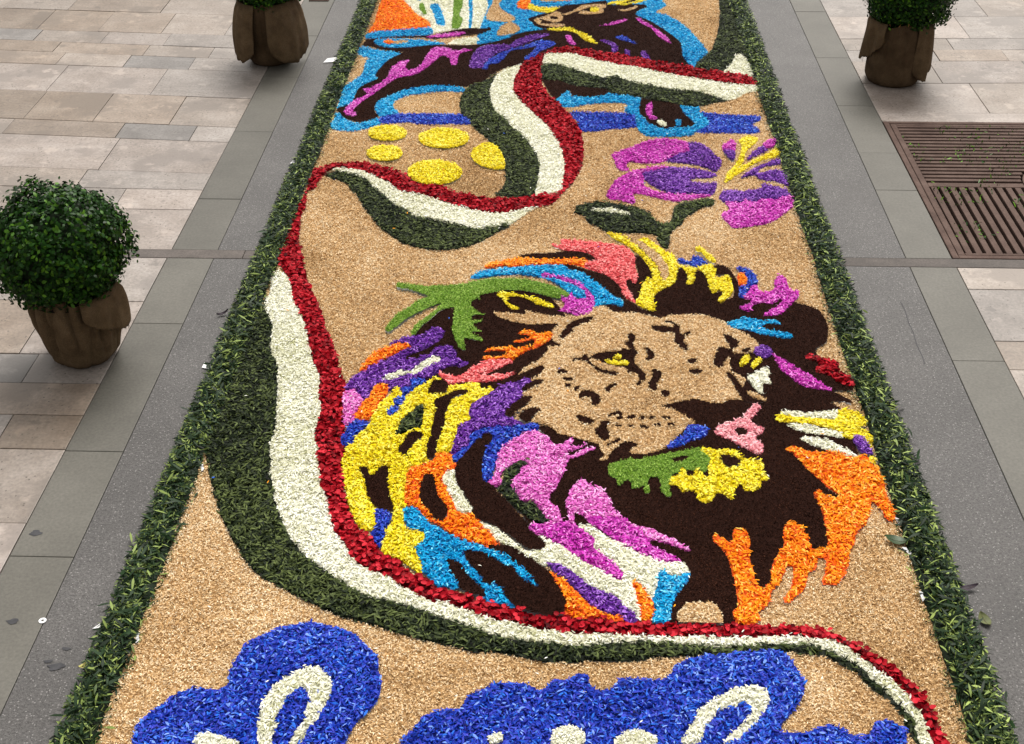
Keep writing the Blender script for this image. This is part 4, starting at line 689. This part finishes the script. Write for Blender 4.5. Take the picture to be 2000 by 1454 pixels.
PICS = {
    'fan': ('petal_fan', 'fan of orange, white and green petal stripes at the far left of the carpet', 'petal picture'),
    'bull': ('petal_bull', 'dark brown bull with yellow horns drawn in petals at the far end of the carpet', 'petal picture'),
    'ribbon': ('petal_ribbon', 'winding ribbon of red, white and dark green stripes running the length of the carpet', 'petal picture'),
    'hib': ('petal_hibiscus', 'magenta and purple hibiscus flower with yellow stamen and leafy stem drawn in petals', 'petal picture'),
    'lion': ('petal_lion', 'large lion head with brown mane and many coloured locks drawn in petals', 'petal picture'),
    'blua': ('petal_blossom', 'blue petal blossom with one tall white loop at the near left of the carpet', 'petal picture'),
    'blub': ('petal_blossom', 'wide lobed blue petal blossom at the near right, below the curving ribbon', 'petal picture'),
    'dot0': ('petal_dot', 'small yellow petal dot nearest the bull hoof, upper left of the five dots', 'petal dot'),
    'dot1': ('petal_dot', 'large yellow petal dot just below the blue band, upper middle of the five dots', 'petal dot'),
    'dot2': ('petal_dot', 'smallest yellow petal dot just above the red ribbon stripe at the left', 'petal dot'),
    'dot3': ('petal_dot', 'largest yellow petal dot touching the red ribbon stripe below it', 'petal dot'),
    'dot4': ('petal_dot', 'rounded yellow petal dot touching the dark green curve of the ribbon', 'petal dot'),
}
roots = {}
for k, (nm, lb, ct) in PICS.items():
    roots[k] = empty(nm, label=lb, cat=ct, group='yellow petal dots on the husk bed' if k.startswith('dot') else None)
CNAME = {'yel': 'yellow', 'org': 'orange', 'cya': 'turquoise', 'blu': 'blue', 'pur': 'purple', 'mag': 'magenta', 'lil': 'pink', 'sal': 'salmon', 'pnk': 'pale pink', 'wht': 'white', 'red': 'red', 'lim': 'light green', 'lea': 'dark green', 'brn': 'dark brown', 'tan': 'tan'}
for idx, (pic, part, colr, raw, sp) in enumerate(items):
    me = bed_mesh(part, idx + 1, colr, sp, ZB + .00005 * (idx + 1))
    mesh_obj(part, me, roots[pic], kind='stuff', label=CNAME[colr] + ' ' + part.replace('_', ' '))

# the nearest loose petals on the blue blossoms and on the ribbon, one by one
def single_petals(pic, colr, kind, L, W, yr, n):
    ids = [i + 1 for i, it in enumerate(items) if it[0] == pic and it[2] == colr]
    tv, tt = TEMPL[kind]
    prot = [tri_mesh('petal', tv * np.array([L, W, L]), tt, MAT[colr], np.full(len(tv), t_)) for t_ in (.35, .5, .65, .8, .95)]
    got = 0
    while got < n:
        x, y = rng.uniform(-1.2, 1.12), yr[0] + (yr[1] - yr[0]) * rng.random() ** 1.3
        if look(np.array([x]), np.array([y]))[0] not in ids: continue
        o = mesh_obj('petal', prot[got % 5], roots[pic], (x, y, ZB + .016 + .003 * rng.random())); s_ = rng.uniform(.85, 1.3)
        o.rotation_euler = (rng.normal(0, .25), rng.normal(0, .18), rng.uniform(0, TAU)); o.scale = (s_, s_, s_); got += 1
single_petals('blua', 'blu', 'petal', .021, .0072, (1.95, 2.75), 200)
single_petals('blub', 'blu', 'petal', .021, .0072, (1.95, 2.75), 260)
single_petals('ribbon', 'red', 'rose', .0165, .0140, (2.2, 3.6), 220)

# ---------------------------------------------------------------- leaf borders
def border(x0, x1, lab_):
    root = empty('leaf_border', ((x0 + x1) / 2, 0, 0), label=lab_, cat='leaf border', group='cut leaf borders along the carpet')
    xc, hw = (x0 + x1) / 2, (x1 - x0) / 2
    ny, nx = 460, 9; ys = np.linspace(CY0 - .05, CY1 + .05, ny); us = np.linspace(-1, 1, nx)
    U, Y = np.meshgrid(us, ys)
    X = U * (hw * .93 + .015 * (vnoise(Y, Y * 0, .11, 4) - .5)) + .012 * (vnoise(Y, Y * 0 + 3, .5, 6) - .5)
    Z = .006 + .026 * np.sqrt(np.clip(1 - U ** 2, 0, 1)) * (.6 + .8 * vnoise(X + xc, Y, .05, 8))
    V = np.stack([X, Y, Z], -1).reshape(-1, 3); q = np.arange(ny * nx).reshape(ny, nx)
    T = np.concatenate([np.stack([q[:-1, :-1], q[:-1, 1:], q[1:, 1:]], -1).reshape(-1, 3), np.stack([q[:-1, :-1], q[1:, 1:], q[1:, :-1]], -1).reshape(-1, 3)])
    mound = tri_mesh('mound', V, T, MAT['bor'], np.full(len(V), .12)); mesh_obj('mound', mound, root, kind='stuff')
    n = 30000
    y = rng.uniform(1.75, 9.6, n) if True else 0
    keep = rng.random(n) < far_keep(y); y = y[keep]; n = len(y)
    u = np.clip(rng.normal(0, .5, n), -1.12, 1.12)
    x = u * hw + .012 * (vnoise(y, y * 0 + 3, .5, 6) - .5)
    z = .010 + (.036 * np.sqrt(np.clip(1 - u ** 2, 0, 1))) * rng.uniform(.5, 1.25, n)
    L = rng.uniform(.016, .046, n); W = rng.uniform(.0035, .0078, n)
    stem = rng.random(n) < .10; W[stem] *= .5
    V, T = scatter(np.stack([x, y, z], -1), L, W, 'blade', .30, .6)
    t = np.clip(rng.normal(.36, .17, n) + .25 * (vnoise(x + xc, y, .08, 12) - .5), 0, .8); t[rng.random(n) < .10] = rng.uniform(.75, 1)
    t[stem] = rng.uniform(.7, 1.0, stem.sum())
    V[:, 2] = np.maximum(V[:, 2], .004)
    mesh_obj('leaves', tri_mesh('leaves', V, T, MAT['bor'], np.repeat(t, 6)), root, kind='stuff')
    # the nearest and largest leaves, one by one
    proto = []
    for q in range(8):
        v, tt = scatter(np.zeros((1, 3)), np.array([rng.uniform(.034, .062)]), np.array([rng.uniform(.006, .0105)]), 'blade', .12, .3, head=np.zeros(1))
        proto.append(tri_mesh('leaf', v, tt, MAT['bor'], np.full(6, (.14, .2, .26, .32, .36, .42, .5, .75)[q])))
    for q in range(300):
        yy = 1.95 + 3.2 * (q + rng.random()) / 300; uu = float(np.clip(rng.normal(0, .62), -1.3, 1.3))
        o = mesh_obj('leaf', proto[q % 8], root, (uu * hw, yy, .014 + .043 * math.sqrt(max(0, 1 - min(1, abs(uu)) ** 2)) + rng.uniform(0, .008)))
        o.rotation_euler = (rng.normal(0, .3), rng.normal(0, .22), rng.uniform(0, TAU))
    return root
border(-1.325, -1.205, 'dark green border of cut leaves along the left edge of the carpet')
border(1.120, 1.248, 'dark green border of cut leaves along the right edge of the carpet')
# torn paper showing at the inner foot of the borders
for q, (x, y, r_) in enumerate([(-1.203, 2.62, .3), (-1.202, 3.42, .4), (1.124, 3.20, .2), (1.122, 3.06, .5), (1.122, 2.86, .1)]):
    V = [(-.005, -.022, 0), (.006, -.012, .002), (.004, .004, .002), (.007, .013, .003), (-.003, .024, .001)]
    o = mesh_obj('backing_paper', py_mesh('backing_paper', V, [(0, 1, 2, 3, 4)], M_PAPER), carpet, (x, y, .0165)); o.rotation_euler = (0, 0, r_)

# ---------------------------------------------------------------- potted boxwoods
TAPER, PLEAT = (.72, 1.02), 2.0
def boxwood(loc, R, bush_c, pot_r, pot_h, label, seed, flaps, nleaf, lean=(0, 0), squash=1.0, dry=0):
    r2 = np.random.default_rng(seed)
    root = empty('potted_boxwood', loc, label=label, cat='potted shrub', group='potted boxwood balls beside the carpet')
    # wrapped pot: rounded sack with folds
    na, nz = 180, 22; V, F = [], []
    ph = r2.uniform(0, TAU, 6)
    for k in range(nz + 1):
        t = k / nz; z = pot_h * t
        prof = TAPER[0] + (TAPER[1] - TAPER[0]) * math.sin(min(1, t * 1.15 + .10) * math.pi * .5) - .08 * max(0, t - .8) / .2
        if t < .08: prof *= .90 + .10 * t / .08
        for a_ in range(na):
            a = TAU * a_ / na
            f_ = PLEAT * (-.085 * (1 - abs(math.sin(5.5 * a + ph[0] + .7 * t))) ** 4 * min(1, 2.2 * t) - .05 * (1 - abs(math.sin(3.5 * a + ph[4] - .8 * t))) ** 6 + .020 * math.sin(9 * a + ph[1] - .9 * t) + .010 * math.sin(19 * a + ph[2] + t))
            f_ = f_ * (.35 + t) + .05 * math.sin(2 * a + ph[3]) + .012 * math.sin(5 * t * 3 + 3 * a + ph[4])
            r = pot_r * (prof + f_)
            V.append((r * math.cos(a) + lean[0] * t * pot_h, r * math.sin(a) + lean[1] * t * pot_h, z + .004 + .012 * t * math.sin(5 * a + ph[5])))
    for k in range(nz):
        for a_ in range(na): F.append((k * na + a_, k * na + (a_ + 1) % na, (k + 1) * na + (a_ + 1) % na, (k + 1) * na + a_))
    F.append(tuple(range(na - 1, -1, -1)))
    wrap = mesh_obj('burlap_wrap', py_mesh('burlap_wrap', V, F, M_BURL if PLEAT > 1 else M_BURLD, True), root)
    V = [(pot_r * .97 * math.cos(TAU * k / 40) + lean[0] * pot_h, pot_r * .97 * math.sin(TAU * k / 40) + lean[1] * pot_h, pot_h * .93) for k in range(40)]
    mesh_obj('soil', py_mesh('soil', V, [tuple(range(40))], M_SOIL), root)
    # loose flaps of burlap folded over the rim
    for (a0, a1, len0, len1, bulge, fold) in flaps:
        nu, nv = 34, 16; V = []
        for i in range(nu + 1):
            u = i / nu; a = a0 + (a1 - a0) * u
            ln = (len0 + (len1 - len0) * u) * (.97 + .06 * r2.random()) if i % 3 == 0 else ln
            ed = math.sin(math.pi * u) ** .4
            for j in range(nv + 1):
                v = j / nv; d = v * ln * (.55 + .45 * ed)
                top = pot_h * (1.0 - d)
                r = pot_r * (1.05 + bulge * math.sin(min(1, v * 1.2) * math.pi * .5) + fold * .055 * math.sin(8 * a + 2 * v) * (.3 + v) + .02 * math.sin(17 * a))
                if v < .12: r = pot_r * (.9 + (.2) * v / .12); top = pot_h * (1.0 + .03 * math.sin(v / .12 * math.pi))
                V.append((r * math.cos(a) + lean[0] * top, r * math.sin(a) + lean[1] * top, max(.006, top)))
        F = [(i * (nv + 1) + j, (i + 1) * (nv + 1) + j, (i + 1) * (nv + 1) + j + 1, i * (nv + 1) + j + 1) for i in range(nu) for j in range(nv)]
        fo = mesh_obj('burlap_flap', py_mesh('burlap_flap', V, F, M_BURL, True), root)
        md = fo.modifiers.new('thickness', 'SOLIDIFY'); md.thickness = .003
        V, F = [], []
        for q in range(14):      # frayed threads at the hem
            u = r2.random(); a = a0 + (a1 - a0) * u; zb = pot_h * (1 - (len0 + (len1 - len0) * u) * .97); r = pot_r * (1.05 + bulge * .95)
            b = len(V); x, y_ = r * math.cos(a), r * math.sin(a); d = r2.uniform(.012, .035); z1 = max(.004, zb - d)
            V += [(x, y_, zb + .01), (x + .0015, y_ + .001, zb + .01), (x + r2.normal(0, .006), y_ + r2.normal(0, .006), z1)]; F.append((b, b + 1, b + 2))
        mesh_obj('frayed_edge', py_mesh('frayed_edge', V, F, M_BURL), fo)
    # stems
    V, F = [], []
    for s in range(7):
        a = r2.uniform(0, TAU); b = len(V); p0 = Vector((.02 * math.cos(a), .02 * math.sin(a), pot_h * .9)); p1 = Vector(bush_c) + Vector((R * .5 * math.cos(a), R * .5 * math.sin(a), -.1 * R))
        for p, rr in ((p0, .006), (p1, .003)):
            for k in range(5): V.append((p.x + rr * math.cos(TAU * k / 5), p.y + rr * math.sin(TAU * k / 5), p.z))
        for k in range(5): F.append((b + k, b + (k + 1) % 5, b + 5 + (k + 1) % 5, b + 5 + k))
    mesh_obj('stems', py_mesh('stems', V, F, M_TWIG), root)
    # leaves: small sprigs pushed outward from the ball
    ns = nleaf // 7
    d = r2.normal(0, 1, (ns, 3)); d /= np.linalg.norm(d, axis=1)[:, None]
    bump = 1 + .09 * np.sin(5.1 * d[:, 0] + 2.0 * seed) * np.sin(4.3 * d[:, 1] + seed) + .05 * np.sin(9 * d[:, 2] + 7 * d[:, 0] + seed)
    rad = R * bump * (.80 + .20 * r2.random(ns) ** .6)
    C = d * rad[:, None] * np.array([1, 1, squash]) + np.array(bush_c)
    out = C - np.array(bush_c); out /= np.linalg.norm(out, axis=1)[:, None]
    P, Nn, H, tn = [], [], [], []
    for k in range(7):
        j = r2.normal(0, .011, (ns, 3)); P.append(C + j + out * r2.uniform(-.012, .014, ns)[:, None])
        nn = out + r2.normal(0, .45, (ns, 3)) + np.array([0, 0, .3]); Nn.append(nn / np.linalg.norm(nn, axis=1)[:, None])
        hh = out * .6 + r2.normal(0, .8, (ns, 3)); H.append(hh)
        tn.append(np.clip(.40 + r2.normal(0, .17, ns), 0, 1))
    P, Nn, H, tn = np.concatenate(P), np.concatenate(Nn), np.concatenate(H), np.concatenate(tn)
    U = H - (H * Nn).sum(1)[:, None] * Nn; U /= np.linalg.norm(U, axis=1)[:, None]; Wv = np.cross(Nn, U)
    tv, tt = TEMPL['petal']; n = len(P); L = r2.uniform(.015, .025, n); Wd = L * r2.uniform(.55, .72, n)
    Vv = P[:, None] + tv[None, :, 0:1] * (L[:, None, None] * U[:, None]) + tv[None, :, 1:2] * (Wd[:, None, None] * Wv[:, None]) + tv[None, :, 2:3] * (L[:, None, None] * Nn[:, None]) * 1.2
    T = (tt[None] + (np.arange(n) * 6)[:, None, None]).reshape(-1, 3)
    # the leaves that face the camera most become single parts
    camv = np.array([0, 0, CAM_H]) - (np.array(loc) + np.array(bush_c)); camv /= np.linalg.norm(camv)
    ndir = (P - np.array(bush_c)) / R; face = ndir @ camv + .35 * np.abs(Nn @ camv) + .2 * np.linalg.norm(ndir, axis=1)
    order = np.argsort(-face); pool = order[:2400]; single = pool[r2.permutation(len(pool))[:300]]
    rest = np.setdiff1d(np.arange(n), single)
    Vr = Vv[rest].reshape(-1, 3); Tr = (tt[None] + (np.arange(len(rest)) * 6)[:, None, None]).reshape(-1, 3)
    fol = mesh_obj('foliage', tri_mesh('foliage', Vr, Tr, MAT['box'], np.repeat(tn[rest], 6)), root, kind='stuff')
    prot = [tri_mesh('leaf', tv * np.array([1, .63, 1.2]), tt, MAT['box'], np.full(6, t_)) for t_ in (.28, .4, .52, .64, .8)]
    for q, i in enumerate(single):
        o = mesh_obj('leaf', prot[q % 5], root); m = Matrix((U[i], Wv[i], Nn[i])).transposed().to_4x4() @ Matrix.Scale(L[i], 4); m.translation = P[i]; o.matrix_local = m
    # dark core, inner shade put into its colour, so the ball is not see-through
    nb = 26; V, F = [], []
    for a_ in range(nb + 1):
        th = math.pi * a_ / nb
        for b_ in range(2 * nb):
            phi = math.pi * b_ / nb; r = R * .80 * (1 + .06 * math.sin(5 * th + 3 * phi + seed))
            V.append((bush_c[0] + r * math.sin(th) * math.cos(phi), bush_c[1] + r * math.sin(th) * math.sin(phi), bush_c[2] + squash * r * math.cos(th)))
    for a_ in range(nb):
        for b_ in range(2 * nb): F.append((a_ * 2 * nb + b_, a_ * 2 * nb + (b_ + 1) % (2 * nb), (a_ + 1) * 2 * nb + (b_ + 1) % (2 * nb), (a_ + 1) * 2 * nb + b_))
    mesh_obj('dark_core', py_mesh('dark_core', V, F, M_INNER), root)
    for q in range(dry):
        a = math.radians(r2.uniform(225, 300)); p = (bush_c[0] + R * .62 * math.cos(a), bush_c[1] + R * .72 * math.sin(a), pot_h + r2.uniform(-.01, .07))
        v, t_ = scatter(np.zeros((1, 3)), np.array([.026]), np.array([.013]), 'petal', .9, .9)
        mesh_obj('dry_leaf', tri_mesh('dry_leaf', v, t_, M_DRY), root, p)
    return root
M_INNER = surf_mat('painted_inner_shade', (.012, .026, .008), (.006, .014, .004), (.022, .042, .014), 60, .9, .6)
R_ = math.radians
boxwood((-1.84, 4.155, 0), .250, (-.015, .0, .475), .172, .30, 'bushy boxwood ball in a pleated burlap wrap on the left, nearest the camera', 3,
        [(R_(-62), R_(8), .30, .66, .07, .7)], 15000, squash=.87)
TAPER, PLEAT = (.86, .98), .45
boxwood((-1.715, 7.38, 0), .235, (.0, .02, .535), .165, .36, 'boxwood at the far left whose burlap hangs open in two flaps over a dark sack', 8,
        [(R_(-200), R_(-104), .80, .99, .26, .5), (R_(-82), R_(18), .99, .80, .26, .5)], 11000)
TAPER, PLEAT = (.94, 1.0), .4
boxwood((1.925, 7.13, 0), .262, (.02, .02, .54), .172, .35, 'boxwood in a burlap sack at the far right beside the tree grate', 14,
        [(R_(-215), R_(-128), .80, .40, .03, 1.2), (R_(-70), R_(14), .97, .80, .05, 1.5)], 13000, dry=12)

# stray petals blown over the carpet
for colr, n_, kind_, L_, W_ in (('wht', 46, 'petal', .013, .0045), ('blu', 14, 'petal', .014, .005), ('org', 12, 'petal', .015, .005)):
    tv, tt = TEMPL[kind_]; pm = tri_mesh('stray_petal', tv * np.array([L_, W_, L_]), tt, MAT[colr], np.full(len(tv), .75))
    for q in range(n_):
        o = mesh_obj('stray_petal', pm, carpet, (rng.uniform(-1.15, 1.08), 2.2 + 4.5 * rng.random() ** 1.4, .0275)); o.rotation_euler = (rng.normal(0, .2), rng.normal(0, .2), rng.uniform(0, TAU))
# hairline crack in the asphalt beside the right slab band
cp = [(1.437, 4.62), (1.441, 4.55), (1.434, 4.46), (1.437, 4.38), (1.430, 4.29), (1.433, 4.20), (1.428, 4.15)]
V = [(x - .0016, y, .0012) for x, y in cp] + [(x + .0014, y, .0012) for x, y in cp]; n_ = len(cp)
tag(mesh_obj('asphalt_crack', py_mesh('asphalt_crack', V, [(i, n_ + i, n_ + i + 1, i + 1) for i in range(n_ - 1)], M_DIRT)), 'hairline crack in the asphalt beside the right slab band', None, None, 'structure')
# ---------------------------------------------------------------- litter on the asphalt
def sheet(name, pts, z, mat, label, cat, group=None, curl=.004):
    c = np.mean(pts, 0); V = [(x - c[0], y - c[1], z + curl * ((i * 7) % 3) / 2) for i, (x, y) in enumerate(pts)]; n = len(V)
    V2 = V + [(x, y, zz + .0012) for x, y, zz in V]
    F = [tuple(range(n - 1, -1, -1)), tuple(range(n, 2 * n))] + [(i, (i + 1) % n, n + (i + 1) % n, n + i) for i in range(n)]
    o = mesh_obj(name, py_mesh(name, V2, F, mat), None, (c[0], c[1], 0)); return tag(o, label, cat, group)
G = 'white paper scraps by the left border'
sheet('paper_scrap', [(-1.40, 7.31), (-1.325, 7.32), (-1.31, 7.40), (-1.385, 7.38)], .003, M_PAPER, 'white paper scrap by the left border, level with the bull tail', 'paper scrap', G)
sheet('paper_scrap', [(-1.355, 4.05), (-1.30, 4.03), (-1.298, 4.085), (-1.335, 4.07), (-1.352, 4.085)], .003, M_PAPER, 'torn white paper scrap by the left border, level with the near boxwood pot', 'paper scrap', G)
sheet('paper_scrap', [(-1.352, 2.665), (-1.29, 2.67), (-1.30, 2.735), (-1.325, 2.70)], .003, M_PAPER, 'notched white paper scrap by the left border, near the metal washer', 'paper scrap', G)
sheet('paper_scrap', [(-1.345, 5.90), (-1.315, 5.885), (-1.305, 5.92), (-1.335, 5.935)], .003, M_PAPER, 'tiny white paper scrap by the left border, level with the yellow dots', 'paper scrap', G)
V, F = [], []
for k in range(28):
    a = TAU * k / 28
    for r_, z_ in ((.0042, .0012), (.0042, .003), (.0115, .003), (.0115, .0012)): V.append((r_ * math.cos(a), r_ * math.sin(a), z_))
for k in range(28):
    for q in range(4): F.append((4 * k + q, 4 * ((k + 1) % 28) + q, 4 * ((k + 1) % 28) + (q + 1) % 4, 4 * k + (q + 1) % 4))
tag(mesh_obj('metal_washer', py_mesh('metal_washer', V, F, M_PAPER), None, (-1.512, 2.695, 0)), 'small round white washer lying on the left slab joint', 'washer')
M_FALL = surf_mat('fallen_leaf', (.11, .125, .045), (.07, .08, .028), (.16, .17, .07), 30, .6, .3)
M_PURL = surf_mat('wilted_leaf', (.035, .022, .035), (.02, .012, .02), (.06, .04, .055), 30, .6, .3)
def leaf_thing(name, loc, L, W, rz, mat, label, cat='leaf', curl=1.0):
    V, F = [], []; N = 8
    for i in range(N + 1):
        t = i / N; wd = W * .5 * math.sin(math.pi * t) ** .7 if 0 < t < 1 else .0006
        z = .004 + curl * .008 * (t - .4) ** 2 * 4
        V += [((t - .5) * L, -wd, z + .004 * curl), ((t - .5) * L, 0, z), ((t - .5) * L, wd, z + .005 * curl)]
    for i in range(N): F += [(3 * i, 3 * i + 3, 3 * i + 4, 3 * i + 1), (3 * i + 1, 3 * i + 4, 3 * i + 5, 3 * i + 2)]
    o = mesh_obj(name, py_mesh(name, V, F, mat, True), None, loc); o.rotation_euler = (0, 0, rz); tag(o, label, cat)
    V, F = [], []
    for i in range(7):
        x = -.5 * L - .006 + i * L * .9 / 6
        for k in range(4): V.append((x, .0006 * math.cos(TAU * k / 4), .0046 + curl * .008 * (((x / L) + .1) ** 2) * 4 + .0006 * math.sin(TAU * k / 4)))
    for i in range(6):
        for k in range(4): F.append((4 * i + k, 4 * i + (k + 1) % 4, 4 * i + 4 + (k + 1) % 4, 4 * i + 4 + k))
    mesh_obj('midrib', py_mesh('midrib', V, F, M_TWIG), o)
leaf_thing('fallen_leaf', (1.288, 2.775, 0), .052, .036, 1.9, M_FALL, 'olive fallen leaf lying alone on the asphalt right of the border')
leaf_thing('wilted_leaf', (1.268, 2.905, .003), .075, .02, .25, M_PURL, 'dark purple wilted leaf on the asphalt beside the right border')
leaf_thing('fallen_leaf', (1.095, 3.105, .016), .075, .042, 2.9, MAT['bor'] if False else surf_mat('green_leaf', (.03, .06, .02), (.02, .04, .014), (.05, .09, .03), 30, .45, .2), 'green leaf fallen on the tan husks inside the right border')
leaf_thing('fallen_leaf', (-1.36, 4.44, 0), .05, .014, .5, M_PURL, 'small dark curled leaf on the asphalt left of the ribbon, beside the slab band', curl=1.4)
leaf_thing('leaf_clipping', (1.232, 2.47, 0), .05, .012, -.9, M_FALL, 'narrow green leaf clipping on the asphalt at the near right corner')
leaf_thing('leaf_clipping', (1.225, 2.585, 0), .022, .012, .4, M_FALL, 'tiny pale green clipping beside the right border')
leaf_thing('stray_petal', (1.252, 2.722, 0), .016, .008, 1.2, M_PAPER, 'single white petal on the asphalt next to the olive fallen leaf', 'petal')
leaf_thing('stray_petal', (-1.318, 2.487, .03), .022, .014, .6, tint_mat('pale_petal', [(0, (.75, .7, .25)), (1, (.8, .78, .5))]), 'pale yellow petal caught on the outside of the left border', 'petal')
for x, y, r_, lb in ((-1.668, 3.085, .020, 'dark oval stain on the left slab band'), (-1.412, 2.515, .023, 'dark tar spot on the asphalt below the metal washer'), (-1.44, 2.535, .012, 'small tar spot beside the dark tar spot'),
                     (-1.405, 2.585, .012, 'faint tar spot near the notched paper scrap'), (-1.60, 2.69, .017, 'wet looking stain left of the metal washer')):
    V = [(0, 0, .0018)] + [(r_ * (1 + .25 * math.sin(3 * a + x * 40) + .12 * math.sin(7 * a)) * math.cos(a), r_ * .6 * (1 + .25 * math.sin(2 * a + y * 30)) * math.sin(a), .0018) for a in [TAU * k / 24 for k in range(24)]]
    tag(mesh_obj('stain', py_mesh('stain', V, [(0, 1 + k, 1 + (k + 1) % 24) for k in range(24)], M_DIRT), None, (x, y, 0)), lb, None, None, 'structure')
